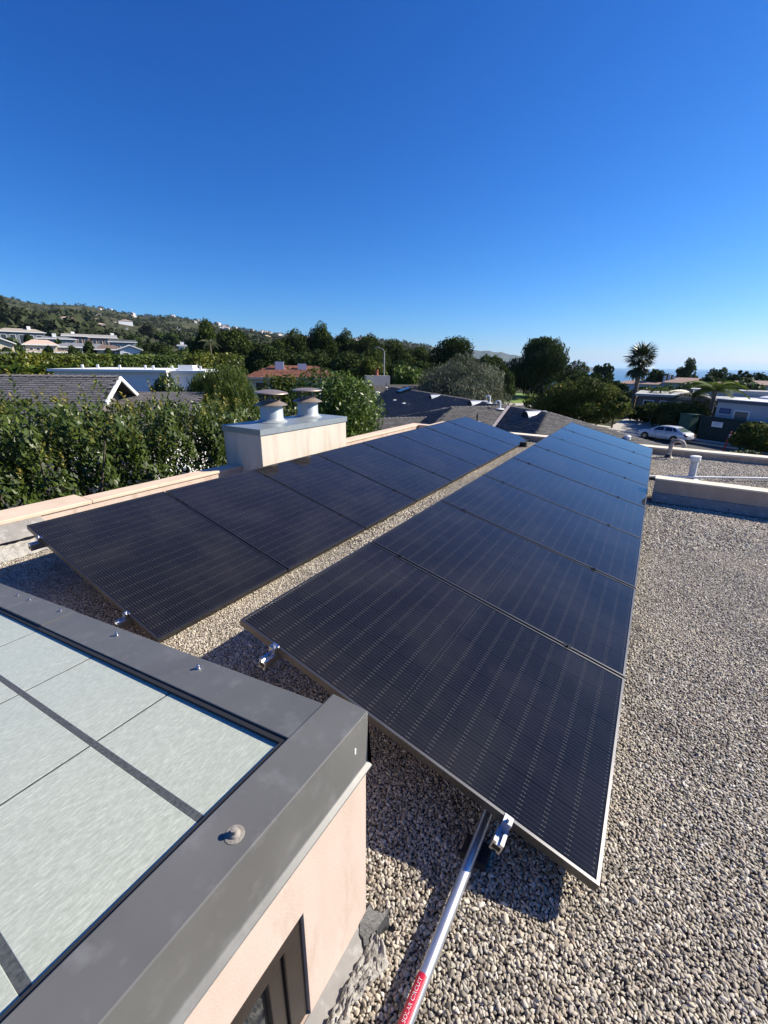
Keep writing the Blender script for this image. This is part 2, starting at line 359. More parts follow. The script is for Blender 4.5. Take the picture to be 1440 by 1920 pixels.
def hp2(o): o.parent = house; o.matrix_parent_inverse = Matrix.Translation((0, -3, 3.3)); return o
hp2(crust('base_flashing', M_cement, -4.855, -4.62, .2, 1.75, .15, .0, 12, 60, .02, seed=3))
hp2(crust('base_flashing', M_lead, -4.856, -4.72, .2, 1.55, .27, .135, 6, 30, .012, seed=4))

# chimney
ch = thing('chimney', 'square stucco chimney with grey metal cap beside the solar panels', 'chimney', (-4.8, 4.97, 0))
def cpart(mb, name, m, par=ch, **k):
    o = mb.build(name, m, None, **k); o.parent = par; o.matrix_parent_inverse = Matrix.Translation((4.8, -4.97, 0)); return o
b = MB(); b.box(-5.185, -4.43, 4.015, 5.935, -.1, .80); cpart(b, 'stack', M_chim, bevel=.006)
b = MB(); b.box(-5.2, -4.415, 4.0, 5.95, .76, .84)
b.poly([(-5.2, 4, .841), (-4.415, 4, .841), (-4.8, 4.65, .862)]); b.poly([(-4.415, 4, .841), (-4.415, 5.95, .841), (-4.8, 5.35, .862), (-4.8, 4.65, .862)])
b.poly([(-4.415, 5.95, .841), (-5.2, 5.95, .841), (-4.8, 5.35, .862)]); b.poly([(-5.2, 5.95, .841), (-5.2, 4, .841), (-4.8, 4.65, .862), (-4.8, 5.35, .862)])
cpart(b, 'metal_cap', M_galv)
b = MB(); b.box(-4.425, -4.33, 4.1, 5.9, 0, .02); b.box(-4.428, -4.41, 4.02, 5.93, 0.0, .25); cpart(b, 'base_flashing', M_lead)
for i, fy in enumerate((4.63, 5.43)):
    fx = -4.83
    fl = thing('chimney_flue', ['galvanised round flue with tilted rain cap, nearer the skylight end of the chimney', 'galvanised round flue with level rain cap at the far end of the chimney'][i], 'flue', (fx, fy, .845), 0, 'flues on the chimney')
    b = MB(); fl.scale = (1.1, 1.1, 1.13); b.lathe([(.20, -.03), (.205, .015), (.17, .03), (.152, .06), (.152, .215), (.15, .22)], 32); b.build('pipe', M_galv2, fl, smooth=True)
    b = MB(); b.lathe([(.145, .221), (.215, .225), (.215, .232), (.15, .262), (.10, .285), (.1, .286)], 32); b.build('skirt', M_rustcap, fl, smooth=True)
    bar = None
    for k in range(10):
        a = 2 * math.pi * k / 10
        if bar is None: b = MB(); b.tube([(0, 0, .255), (0, 0, .385)], .006, 6); bar = b.build('cage_bar', M_mesh, fl)
        else: bar = link('cage_bar', bar.data, fl)
        bar.location = (.125 * math.cos(a), .125 * math.sin(a), 0)
    b = MB(); b.lathe([(.215, .375), (.22, .38), (.215, .388), (.12, .41), (.005, .418)], 32); o = b.build('rain_cap', M_rustcap, fl, smooth=True)
    if i == 0: o.rotation_euler = (.0, .05, 0)

# ------------------------------------------------------------------ gravel: pebbles scattered over the roof deck
def pebbles():
    r = np.random.default_rng(11); sp = .0093
    xs = np.arange(-4.9, 5.2, sp); ys = np.arange(-.7, 10.4, sp)
    X, Y = np.meshgrid(xs, ys); X = (X + r.uniform(-.5, .5, X.shape) * sp).ravel(); Y = (Y + r.uniform(-.5, .5, Y.shape) * sp).ravel()
    px, py, d = proj(np.stack([X, Y, np.zeros_like(X)], -1))
    k = (d > .3) & (px > -120) & (px < 1580) & (py < 2080)
    k &= ~((X < -.425 + .05 * np.sin(Y * 31) * np.sin(Y * 13 + 1)) & (Y < .745)); k &= ~((X > -5.2) & (X < -4.41) & (Y > 3.98) & (Y < 5.97))
    k &= ~((X > -3.75) & (X < -2.5) & (Y > 2.3) & (Y < 10.3)); k &= ~((X > -1.2) & (X < .0) & (Y > 2.6) & (Y < 10.3))
    k &= ~((X > .15) & (Y > 6.49) & (Y < 6.82)); k &= ~((X < -4.6) & (Y < 1.78))
    k &= (r.random(len(X)) < np.where(d > 4.2, .42, 1.0))
    X, Y, d = X[k], Y[k], d[k]; n = len(X)
    me = bpy.data.meshes.new('gravel'); me.vertices.add(n)
    big = np.where(d > 4.2, 1.5, 1.0) * .61
    Z = r.uniform(-.002, .004, n) + .0015 * np.sin(X * 9) * np.cos(Y * 7)
    me.vertices.foreach_set('co', np.stack([X, Y, Z], -1).astype(np.float32).ravel())
    rot = np.stack([r.normal(0, .35, n), r.normal(0, .35, n), r.uniform(0, 6.28, n)], -1)
    s = np.stack([r.uniform(.0085, .0145, n), r.uniform(.0062, .0098, n), r.uniform(.0045, .0075, n)], -1) * big[:, None] * np.where(r.random(n) < .08, 1.4, 1)[:, None] * np.exp(r.normal(0, .16, n))[:, None]
    a = me.attributes.new('rot', 'FLOAT_VECTOR', 'POINT'); a.data.foreach_set('vector', rot.astype(np.float32).ravel())
    a = me.attributes.new('siz', 'FLOAT_VECTOR', 'POINT'); a.data.foreach_set('vector', s.astype(np.float32).ravel())
    t = NT('pebble'); oi = t.N('ShaderNodeObjectInfo')
    c = t.ramp(oi.outputs['Random'], [(0, (.06, .055, .05, 1)), (.12, (.16, .14, .115, 1)), (.28, (.31, .265, .20, 1)), (.46, (.42, .365, .275, 1)), (.62, (.36, .34, .305, 1)), (.76, (.53, .475, .37, 1)), (.9, (.63, .58, .48, 1)), (.97, (.74, .70, .62, 1)), (1, (.26, .15, .10, 1))])
    c = t.mix(t.noise(t.coord('Object'), 1.6, 4), c, (.12, .105, .085, 1), 'MIX') if False else c
    v = t.coord('Object'); c = t.mix(t.math('MULTIPLY', t.noise(v, 2.2, 4), .45), c, (.14, .125, .10, 1))
    big_n = t.noise(oi.outputs['Location'], .9, 4, .6); c = t.mix(t.ramp(big_n, [(.40, (0, 0, 0, 1)), (.68, (.42, .42, .42, 1))]), c, (.62, .53, .40, 1)); c = t.mix(t.ramp(t.noise(oi.outputs['Location'], 2.6, 3), [(.56, (0, 0, 0, 1)), (.74, (.5, .5, .5, 1))]), c, (.13, .11, .085, 1))
    t.L(c, t.p.inputs['Base Color']); t.p.inputs['Roughness'].default_value = .75; t.p.inputs['Specular IOR Level'].default_value = .35
    me.materials.append(t.m)
    ng = bpy.data.node_groups.new('pebble_scatter', 'GeometryNodeTree')
    ng.interface.new_socket('Geometry', in_out='INPUT', socket_type='NodeSocketGeometry'); ng.interface.new_socket('Geometry', in_out='OUTPUT', socket_type='NodeSocketGeometry')
    N = ng.nodes; L = ng.links; gi = N.new('NodeGroupInput'); go = N.new('NodeGroupOutput')
    ico = N.new('GeometryNodeMeshIcoSphere'); ico.inputs['Radius'].default_value = 1; ico.inputs['Subdivisions'].default_value = 2
    nz = N.new('ShaderNodeTexNoise'); nz.inputs['Scale'].default_value = 1.1; nz.inputs['Detail'].default_value = 1
    sb = N.new('ShaderNodeVectorMath'); sb.operation = 'SUBTRACT'; sb.inputs[1].default_value = (.5, .5, .5); L.new(nz.outputs['Color'], sb.inputs[0])
    sc = N.new('ShaderNodeVectorMath'); sc.operation = 'SCALE'; sc.inputs['Scale'].default_value = 1.1; L.new(sb.outputs[0], sc.inputs[0])
    stp = N.new('GeometryNodeSetPosition'); L.new(ico.outputs['Mesh'], stp.inputs['Geometry']); L.new(sc.outputs[0], stp.inputs['Offset'])
    ss = N.new('GeometryNodeSetShadeSmooth'); L.new(stp.outputs[0], ss.inputs['Geometry'])
    smt = N.new('GeometryNodeSetMaterial'); smt.inputs['Material'].default_value = t.m; L.new(ss.outputs[0], smt.inputs['Geometry'])
    ar = N.new('GeometryNodeInputNamedAttribute'); ar.data_type = 'FLOAT_VECTOR'; ar.inputs['Name'].default_value = 'rot'
    asz = N.new('GeometryNodeInputNamedAttribute'); asz.data_type = 'FLOAT_VECTOR'; asz.inputs['Name'].default_value = 'siz'
    e2r = N.new('FunctionNodeEulerToRotation'); L.new(ar.outputs[0], e2r.inputs[0])
    ip = N.new('GeometryNodeInstanceOnPoints'); L.new(gi.outputs[0], ip.inputs['Points']); L.new(smt.outputs[0], ip.inputs['Instance'])
    L.new(e2r.outputs[0], ip.inputs['Rotation']); L.new(asz.outputs[0], ip.inputs['Scale']); L.new(ip.outputs[0], go.inputs[0])
    o = link('gravel', me); md = o.modifiers.new('scatter', 'NODES'); md.node_group = ng
    tag(o, 'loose tan and grey pea gravel covering the flat roof', 'gravel', kind='stuff'); print('pebbles', n)
pebbles()

# ------------------------------------------------------------------ skylight box
SL = .15
def zs(x): return .868 + SL * (x + .585)          # sloping plane of the glazing flashing
sk = thing('skylight', 'low skylight box of frosted glass panes with grey metal flashing and peach walls', 'skylight', (-1.9, -.8, 0))
def spart(mb, name, m, par=sk, **k):
    o = mb.build(name, m, None, **k); o.parent = par; o.matrix_parent_inverse = Matrix.Translation((1.9, .8, 0)); return o
YB = -2.4; XL = -3.6
b = MB(); b.box(-.64, -.485, .452, .716, -.02, .72); b.box(-.64, -.485, YB, .4519, .468, .72); b.box(-.64, -.485, YB, -.9, -.02, .4679); b.box(-.64, -.486, -.8999, .4518, -.02, .04)
b.box(XL, -.6405, .58, .7155, -.02, .3); spart(b, 'wall', M_stucco)
b = MB(); b.prism([(-.6405, .58, .3005), (XL, .58, .3005), (XL, .58, zs(XL) - .17), (-.6405, .58, zs(-.64) - .17)], (0, .135, 0)); spart(b, 'wall', M_stucco)
# window in the wall
wd = MB(); wd.box(-.53, -.494, -.9, .451, .407, .467); wd.box(-.53, -.4945, .392, .451, .041, .4069); wd.box(-.53, -.4945, -.9, .3919, .041, .075)
win = spart(wd, 'window', M_bronze, bevel=.003)
b = MB(); b.box(-.535, -.503, -.85, .391, .362, .4065); b.box(-.535, -.5035, .347, .3915, .08, .3619); o = spart(b, 'sash', M_bronze, bevel=.003)
o.parent = win; o.matrix_parent_inverse = win.matrix_world.inverted()
b = MB(); b.box(-.53, -.520, -.85, .346, .07, .361); o = spart(b, 'pane', M_glassd); o.parent = win; o.matrix_parent_inverse = Matrix.Identity(4)
b = MB(); b.box(-.72, -.66, -.9, .45, 0, .46); spart(b, 'interior', M_dark)
# flashings
b = MB()
pf = [(-.583, .858), (-.583, .872), (-.471, .872), (-.471, .712), (-.456, .700), (-.459, .696), (-.4745, .706), (-.4745, .858)]
b.prism([(x, .706, z) for x, z in pf], (0, YB - .706, 0)); spart(b, 'edge_flashing', M_flash, bevel=.0025)
b = MB(); b.prism([(-.4745, .703, .858), (-.583, .703, .858), (-.583, .703, .70), (-.4745, .703, .70)], (0, .0042, 0)); spart(b, 'flashing_end', M_flash)
b = MB()
xa, xb = -.560, XL
def fl_q(y0, y1, dz0, dz1):
    return [(xa, y0, zs(xa) + dz0), (xb, y0, zs(xb) + dz0), (xb, y1, zs(xb) + dz1), (xa, y1, zs(xa) + dz1)]
b.prism([(xa, .54, zs(xa) - .012), (xa, .54, zs(xa)), (xa, .668, zs(xa)), (xa, .668, zs(xa) - .16), (xa, .662, zs(xa) - .16), (xa, .662, zs(xa) - .012)], (xb - xa, 0, SL * (xb - xa)))
spart(b, 'far_flashing', M_flash, bevel=.002)
# lap joint in the far flashing, screws
b = MB(); x0 = -1.98; b.prism([(x0, .541, zs(x0) + .0008), (x0, .666, zs(x0) + .0008), (x0 - .9, .666, zs(x0 - .9) + .002), (x0 - .9, .541, zs(x0 - .9) + .002)], (0, 0, .003)); spart(b, 'flashing_lap', M_flash)
for i, (u, v) in enumerate(((34, 1118), (56, 1126), (114, 1147), (219, 1191), (372, 1253))):
    p = gp(u, v, (-SL, 0, 1), (-.585, 0, .868)); b = MB(); b.lathe([(.008, -.002), (.009, .002), (.0055, .0025), (.0055, .011), (.003, .013)], 10, p); spart(b, 'screw', M_alu, smooth=True)
p = gz(440, 1565, .872); b = MB(); b.lathe([(.019, -.002), (.018, .0012), (.011, .002), (.009, .006), (.0065, .0075), (.0065, .016), (.003, .017)], 14, p); spart(b, 'bolt', mat('corroded_washer', (.30, .27, .23), (.17, .15, .13), .8, scale=60, bscale=200, bump=.4), smooth=True)
b = MB(); b.lathe([(.0065, -.001), (.0065, .0022)], 10, (-.4695, .615, .80)); 
p = gx(666, 1409, -.4706); b = MB(); b.obox((-.4703, p[1], p[2]), (.0006, 0, 0), (0, .0028, 0), (0, 0, .009)); spart(b, 'paint_chip', M_whitep)
# frosted panes
t = NT('frosted_glass'); v = t.coord('Object', (60, 17, 9), (0, 0, .15)); f1 = t.noise(v, 3.5, 6, .8); v2 = t.coord('Object', (42, 12, 9), (0, 0, -.35)); f2 = t.noise(v2, 4, 5, .8); f3 = t.noise(t.coord('Object'), 3, 4)
m_ = t.math('ADD', t.math('MULTIPLY', f1, .5), t.math('MULTIPLY', f2, .5))
c = t.ramp(m_, [(.38, (.37, .40, .31, 1)), (.5, (.47, .495, .395, 1)), (.62, (.64, .66, .54, 1))])
c = t.mix(t.ramp(f3, [(.4, (0, 0, 0, 1)), (.7, (.3, .3, .3, 1))]), c, (.40, .45, .38, 1))
t.L(c, t.p.inputs['Base Color']); t.p.inputs['Roughness'].default_value = .35; t.p.inputs['Coat Weight'].default_value = .25; t.p.inputs['Coat Roughness'].default_value = .15
t.bump(m_, .08, .002); M_frost = t.m
b = MB(); b.prism([(-.57, YB, zs(-.57) - .05), (XL, YB, zs(XL) - .05), (XL, .6, zs(XL) - .05), (-.57, .6, zs(-.57) - .05)], (0, 0, .022)); spart(b, 'glazing_tray', mat('joint_rubber', (.035, .036, .035), (.06, .06, .058), .8, scale=120, bscale=200, bump=.3))
xs = [-.572, -1.045, -1.51, -1.98, -2.44, -2.9, -3.36]; ys = [.60, .318, .033, -.25, -.54, -.83]
for i in range(len(xs) - 1):
    for j in range(len(ys) - 1):
        x1, x0 = xs[i] - .0035, xs[i + 1] + .0035; y1, y0 = ys[j] - .0075, ys[j + 1] + .0075; h = -.020
        b = MB(); b.prism([(x0, y0, zs(x0) + h), (x1, y0, zs(x1) + h), (x1, y1, zs(x1) + h), (x0, y1, zs(x0) + h)], (0, 0, .006)); spart(b, 'glass_pane', M_frost, bevel=.0012)
M_joint = mat('glazing_joint', (.05, .052, .05), (.115, .12, .112), .55, scale=140, bscale=200, bump=.1)
for y in ys[1:-1]:
    b = MB(); b.prism([(XL, y - .0075, zs(XL) - .0265), (-.572, y - .0075, zs(-.572) - .0265), (-.572, y + .0075, zs(-.572) - .0265), (XL, y + .0075, zs(XL) - .0265)], (0, 0, .0118)); spart(b, 'glazing_bar', M_joint)
for x in xs[1:-1]:
    for y0, y1 in zip(ys[1:], ys):
        b = MB(); b.prism([(x - .0035, y0 + .0076, zs(x) - .0268), (x + .0035, y0 + .0076, zs(x) - .0262), (x + .0035, y1 - .0076, zs(x) - .0262), (x - .0035, y1 - .0076, zs(x) - .0268)], (0, 0, .0117)); spart(b, 'glazing_joint', M_joint)
M_edge_shade = mat('flashing_shade', (.022, .022, .023), None, .7, bump=0)  # dark strips on the glass paint the shade under the flashing's inner edges
b = MB(); b.prism([(-.597, YB, zs(-.59) - .0138), (-.5832, YB, zs(-.59) - .0138), (-.5832, .524, zs(-.59) - .0138), (-.597, .524, zs(-.59) - .0138)], (0, 0, .009)); spart(b, 'shade_strip', M_edge_shade)
b = MB(); b.prism([(XL, .525, zs(XL) - .0138), (-.5834, .525, zs(-.5834) - .0138), (-.5834, .5398, zs(-.5834) - .0138), (XL, .5398, zs(XL) - .0138)], (0, 0, .009)); spart(b, 'shade_strip', M_edge_shade)
# foot of the wall: lead strip, tar, crusted cement
def sp2(o): o.parent = sk; o.matrix_parent_inverse = Matrix.Translation((1.9, .8, 0)); return o
sp2(crust('base_strip', M_lead, -.4865, -.437, -.6, .735, .042, .006, 8, 70, .004, seed=7, edge=.006))
sp2(crust('cement_bead', M_cement, -.447, -.385, -.6, .70, .008, .001, 12, 150, .022, seed=8, edge=.03))
for i, (x, y, rx, ry) in enumerate(((-.462, .70, .03, .06), (-.435, .735, .02, .04), (-.425, .455, .022, .035), (-.40, .60, .012, .02))):
    V = []; r = np.random.default_rng(20 + i); n = 18
    b = MB(); rad = 1 + r.uniform(-.25, .25, n)
    ring = [(x + rx * rad[k] * math.cos(2 * math.pi * k / n), y + ry * rad[k] * math.sin(2 * math.pi * k / n)) for k in range(n)]
    zb = .046 - (x + .4865) * .75
    for k in range(n):
        k2 = (k + 1) % n; q = lambda p, s, h: (x + (p[0] - x) * s, y + (p[1] - y) * s, max(.004, .04 - ((x + (p[0] - x) * s) + .4865) * .7) + h)
        b.poly([q(ring[k], 1, -.004), q(ring[k2], 1, -.004), q(ring[k2], .8, .008), q(ring[k], .8, .008)]); b.poly([q(ring[k], .8, .008), q(ring[k2], .8, .008), (x, y, max(.004, .04 - (x + .4865) * .7) + .010)])
    spart(b, 'tar_patch', M_tar, smooth=True, autos=False)

# ------------------------------------------------------------------ solar arrays
t = NT('solar_cell'); uvn = t.N('ShaderNodeUVMap'); sx = t.N('ShaderNodeSeparateXYZ'); t.L(uvn.outputs[0], sx.inputs[0])
fr = t.math('FRACT', t.math('MULTIPLY', sx.outputs['Y'], 10)); wire = t.math('LESS_THAN', t.math('ABSOLUTE', t.math('SUBTRACT', fr, .5)), .035)
eu = t.math('ABSOLUTE', t.math('SUBTRACT', sx.outputs['X'], .5)); pad = t.math('GREATER_THAN', eu, .42)
padw = t.math('LESS_THAN', t.math('ABSOLUTE', t.math('SUBTRACT', fr, .5)), .055); padm = t.math('MULTIPLY', pad, padw)
oi = t.N('ShaderNodeObjectInfo'); nz = t.noise(t.coord('Object'), 3, 3)
base = t.mix(nz, (.0055, .0055, .0075, 1), (.0085, .0083, .0100, 1))
col = t.mix(wire, base, (.034, .034, .037, 1)); col = t.mix(padm, col, (.115, .11, .105, 1))
geo = t.N('ShaderNodeNewGeometry'); sm1 = t.noise(geo.outputs['Position'], 2.3, 5, .6); col = t.mix(t.ramp(sm1, [(.42, (0, 0, 0, 1)), (.68, (.030, .030, .030, 1))]), col, (.30, .28, .25, 1))
dust = t.noise(t.coord('Object'), 260, 2); col = t.mix(t.ramp(dust, [(.72, (0, 0, 0, 1)), (.82, (.3, .3, .3, 1))]), col, (.16, .15, .13, 1))
t.L(col, t.p.inputs['Base Color']); t.p.inputs['Roughness'].default_value = .6; t.p.inputs['Specular IOR Level'].default_value = .0
t.p.inputs['Coat Weight'].default_value = 1; t.p.inputs['Coat Roughness'].default_value = .06; t.p.inputs['Coat IOR'].default_value = 1.40; t.p.inputs['Sheen Weight'].default_value = .06; t.p.inputs['Sheen Roughness'].default_value = .45; t.p.inputs['Sheen Tint'].default_value = (.95, .93, .9, 1)
M_cell = t.m
t = NT('black_backsheet'); geo = t.N('ShaderNodeNewGeometry'); sm1 = t.noise(geo.outputs['Position'], 2.3, 5, .6); t.L(t.mix(t.ramp(sm1, [(.42, (0, 0, 0, 1)), (.68, (.030, .030, .030, 1))]), (.0075, .0075, .009, 1), (.30, .28, .25, 1)), t.p.inputs['Base Color']); t.p.inputs['Roughness'].default_value = .6; t.p.inputs['Specular IOR Level'].default_value = .0
t.p.inputs['Coat Weight'].default_value = 1; t.p.inputs['Coat Roughness'].default_value = .06; t.p.inputs['Coat IOR'].default_value = 1.40; t.p.inputs['Sheen Weight'].default_value = .06; t.p.inputs['Sheen Roughness'].default_value = .45; t.p.inputs['Sheen Tint'].default_value = (.95, .93, .9, 1); M_back = t.m
PL, PW, PT, LIP = 1.684, 1.134, .035, .011
fm = MB()
fm.box(0, LIP, 0, PW, -PT, .0015); fm.box(PL - LIP, PL, 0, PW, -PT, .0015); fm.box(LIP, PL - LIP, 0, LIP, -PT, .0014); fm.box(LIP, PL - LIP, PW - LIP, PW, -PT, .0014)
fm.box(LIP, .03, LIP, PW - LIP, -PT, -PT + .002); fm.box(PL - .03, PL - LIP, LIP, PW - LIP, -PT, -PT + .002)
ME_frame = fm.mesh('panel_frame', M_blackm)
lm_ = MB(); lm_.box(LIP - .0005, PL - LIP + .0005, LIP - .0005, PW - LIP + .0005, -.006, -.0016); ME_lam = lm_.mesh('panel_laminate', M_back)
NR, NC = 18, 6; pu = (PL - .036 - .010) / NR; pv = (PW - .034) / NC
def cell_uv(me):
    uv = me.uv_layers.new(name='UVMap'); n = len(me.polygons)
    uv.data.foreach_set('uv', np.tile(np.array([0, 0, 1, 0, 1, 1, 0, 1], np.float32), n))
def cpos(i, j): return .018 + i * pu + (.010 if i >= NR // 2 else 0), .017 + j * pv
cu, cv = pu - .0018, pv - .0018
c1 = MB(); c1.poly([(0, 0, 0), (cu, 0, 0), (cu, cv, 0), (0, cv, 0)]); ME_cell = c1.mesh('cell', M_cell); cell_uv(ME_cell)
c2 = MB()
for i in range(NR):
    for j in range(NC):
        u, v = cpos(i, j); c2.poly([(u, v, -.0009), (u + cu, v, -.0009), (u + cu, v + cv, -.0009), (u, v + cv, -.0009)])
ME_cells = c2.mesh('cells', M_cell); cell_uv(ME_cells)
cl = MB(); cl.box(-.02, .02, -.018, .009, .001, .006); cl.lathe([(.006, 0), (.006, .012)], 8, (0, -.0095, .004)); ME_clamp = cl.mesh('mid_clamp', M_clamp)
ce = MB(); ce.box(-.016, .016, -.022, .009, .001, .006); ce.box(-.016, .016, -.024, -.002, -.045, .004); ce.lathe([(.006, 0), (.006, .016)], 8, (0, -.012, .004)); ME_eclamp = ce.mesh('end_clamp', M_alu)
ORD = ['first', 'second', 'third', 'fourth', 'fifth', 'sixth', 'seventh', 'last']
PITCH = 1.152; random.seed(4)
def rails_and_panels(x0, z0, beta, y0, rowname, fr_rails, near_n):
    cb, sb_ = math.cos(beta), math.sin(beta)
    for k in range(8):
        end = f'{ORD[k]} from the skylight end' if k < 7 else 'at the far parapet end'
        o = thing('solar_panel', f'black solar panel, {end}, in the row {rowname}', 'solar panel', (x0, y0 + k * PITCH, z0), 0, 'solar panels on the flat roof')
        o.rotation_euler = (random.gauss(0, .0012), beta + random.gauss(0, .0012), random.gauss(0, .0006))
        link('frame', ME_frame, o); la = link('glass', ME_lam, o)
        if k < near_n:
            for i in range(NR):
                for j in range(NC):
                    c_ = link('cell', ME_cell, o); u, v = cpos(i, j); c_.location = (u, v, -.0009)
        else:
            c_ = link('cells', ME_cells, o); tag(c_, kind='stuff')
        for f_ in fr_rails:
            c_ = link('clamp', ME_eclamp if k == 0 else ME_clamp, o); c_.location = (f_ * PL, 0, 0)
    for i, f_ in enumerate(fr_rails):
        rx, rz = x0 + f_ * PL * cb, z0 - f_ * PL * sb_
        rl = thing('mounting_rail', f'silver aluminium rail under the {"raised" if i == 0 else "low"} side of the panel row {rowname}', 'rail', (rx, y0 - .075, rz), 0, 'rails carrying the solar panels')
        rl.rotation_euler = (0, beta, 0); L = 8 * PITCH + .12
        b = MB(); w = .019; t0, t1 = -PT - .001, -PT - .052
        prof = [(-w, t0), (-.006, t0), (-.006, t0 - .012), (.006, t0 - .012), (.006, t0), (w, t0), (w, t1), (.007, t1), (.007, t1 + .01), (-.007, t1 + .01), (-.007, t1), (-w, t1)]
        b.prism([(p, 0, q_) for p, q_ in prof], (0, L, 0)); b.build('beam', M_alu, rl)
        b = MB(); b.box(-.0145, .0145, -.0006, .0004, t1 + .014, t0 - .016); b.build('end_hole', M_dark, rl)
        for q_ in (.55, 2.4, 4.3, 6.2, 8.4):
            ztop = rz - .085 * cb; ft = MB(); 
            # feet stand upright on the deck
            ft.box(rx - .025, rx + .025, y0 - .075 + q_ - .02, y0 - .075 + q_ + .02, .006, max(.02, ztop)); ft.box(rx - .09, rx + .09, y0 - .075 + q_ - .1, y0 - .075 + q_ + .1, -.004, .012)
            o = ft.build('foot', M_alu, None); o.parent = rl
            o.matrix_parent_inverse = (Matrix.Translation((rx, y0 - .075, rz)) @ Matrix.Rotation(beta, 4, 'Y')).inverted()
BETA = math.radians(14.05)
rails_and_panels(-1.498, .531, BETA, 1.139, 'with the conduit under it', (.14, .815), 3)
rails_and_panels(-3.989, .469, BETA, 1.174, 'beside the chimney', (.126, .806), 2)
b = MB(); b.box(-.07, .07, -.06, .06, 0, .11); o = b.build('ballast_block', M_rubber, None, bevel=.006); o.location = (-2.30, 9.62, 0); tag(o, 'small black block on the gravel between the panel rows by the far parapet', 'block')

# conduit with red label
cdt = thing('conduit', 'silver metal conduit with a red label running under the solar panels', 'conduit', (-.256, .6, 0))
CX, CZ_, CRD = -.256, .056, .0185
def dpart(mb, name, m, par=cdt, **k):
    o = mb.build(name, m, None, **k); o.parent = par; o.matrix_parent_inverse = Matrix.Translation((.256, -.6, 0)); return o
b = MB(); b.tube([(CX, y, CZ_) for y in (-1.2, .5, 3.2)], CRD, 28); dpart(b, 'pipe', M_emt, smooth=True)
b = MB(); r1 = CRD + .0006; ths = np.radians(np.linspace(-112, 34, 22)); ya, yb = .30, .672
for a, c_ in zip(ths, ths[1:]):
    b.poly([(CX + r1 * math.sin(a), ya, CZ_ + r1 * math.cos(a)), (CX + r1 * math.sin(c_), ya, CZ_ + r1 * math.cos(c_)), (CX + r1 * math.sin(c_), yb, CZ_ + r1 * math.cos(c_)), (CX + r1 * math.sin(a), yb, CZ_ + r1 * math.cos(a))])
lab = dpart(b, 'label', M_red, smooth=True)
tc = bpy.data.curves.new('txt', 'FONT'); tc.body = 'SOLAR CIRCUIT'; tc.size = .0142; tc.space_character = 1.02; tc.resolution_u = 3
to = bpy.data.objects.new('txt', tc); COL.objects.link(to); bpy.context.view_layer.update()
tm = bpy.data.meshes.new_from_object(to.evaluated_get(bpy.context.evaluated_depsgraph_get())); COL.objects.unlink(to); bpy.data.objects.remove(to)
n = len(tm.vertices); co = np.zeros(n * 3, np.float32); tm.vertices.foreach_get('co', co); co = co.reshape(-1, 3)
ys_ = .557 + co[:, 0]; th = math.radians(2) - co[:, 1] / CRD; r2 = CRD + .0011
tm.vertices.foreach_set('co', np.stack([CX + r2 * np.sin(th), ys_, CZ_ + r2 * np.cos(th)], -1).astype(np.float32).ravel()); tm.materials.clear(); tm.materials.append(M_letter)
o = link('lettering', tm, lab)
b = MB(); b.box(-.30, -.205, 1.05, 1.13, 0, .036); o = b.build('conduit_support', M_rubber, None, bevel=.004); tag(o, 'black rubber block under the silver conduit at the panel edge', 'support block')
# conduit and vents beyond the low parapet
A_ = gz(1222, 893, .06); B_ = gz(1440, 897, .06); B2 = A_ + (B_ - A_) * 2.2
b = MB(); b.tube([A_ - (B_ - A_) * .4, A_, B2], .017, 12); o = b.build('white_conduit', M_whitep, None, smooth=True); tag(o, 'thin white conduit running over the gravel behind the low parapet', 'conduit')
p = gz(1364, 898, .0)
for i, (p, lb) in enumerate(((gz(1364, 898, .0), 'black block under the white conduit beside the white vent pipe'), (A_ + (B_ - A_) * .03, 'black block under the white conduit at the solar panel edge'))):
    b = MB(); b.box(p[0] - .08, p[0] + .08, p[1] - .05, p[1] + .05, 0, .042); tag(b.build('conduit_support', M_rubber, None, bevel=.004), lb, 'support block')
pv_ = thing('vent_pipe', 'white capped vent pipe standing on the gravel behind the low parapet', 'vent pipe', (.725, 8.26, 0)); pv_.rotation_euler = (0, -.045, 0)
b = MB(); b.lathe([(.11, 0), (.10, .015), (.06, .04), (.052, .05), (.050, .33)], 20); b.build('pipe', mat('zinc_white', (.55, .57, .55), (.45, .47, .46), .55, metal=.2), pv_, smooth=True)
b = MB(); b.lathe([(.05, .315), (.072, .318), (.074, .35), (.066, .352), (.066, .362), (.075, .364), (.076, .385), (.06, .392), (.01, .395)], 20); b.build('cap', M_whitep, pv_, smooth=True)
gn = thing('gooseneck_vent', 'peeling white gooseneck vent curving over beside the far parapet', 'vent pipe', (.43, 10.16, 0))
b = MB(); pts = [(0, 0, 0), (0, 0, .24)] + [(.105 - .105 * math.cos(a), 0, .26 + .09 * math.sin(a)) for a in np.linspace(.2, 2.8, 9)] + [(.215, 0, .23)]
b.tube(pts, .038, 14); b.build('pipe', mat('peeling_paint', (.62, .57, .50), (.14, .075, .05), .75, scale=16, dark=(.10, .05, .035), dscale=13, damt=.9), gn, smooth=True)
b = MB(); b.lathe([(.10, 0), (.06, .03), (.043, .07)], 14); b.build('boot', M_tar, gn, smooth=True)
b = MB(); b.tube([(.213, 0, .238), (.216, 0, .226)], .034, 12); b.build('mouth', M_dark, gn)
b = MB(); p = gz(1362, 953, .03)
b.lathe([(.09, -.03), (.10, .0), (.07, .035), (.02, .05)], 9, (p[0], p[1], .03)); b.lathe([(.06, -.03), (.07, .0), (.04, .03), (.01, .04)], 8, (p[0] - .12, p[1] + .02, .02)); tag(b.build('debris_clump', M_tar, None, smooth=True), 'black clump of debris at the foot of the low parapet', 'debris')

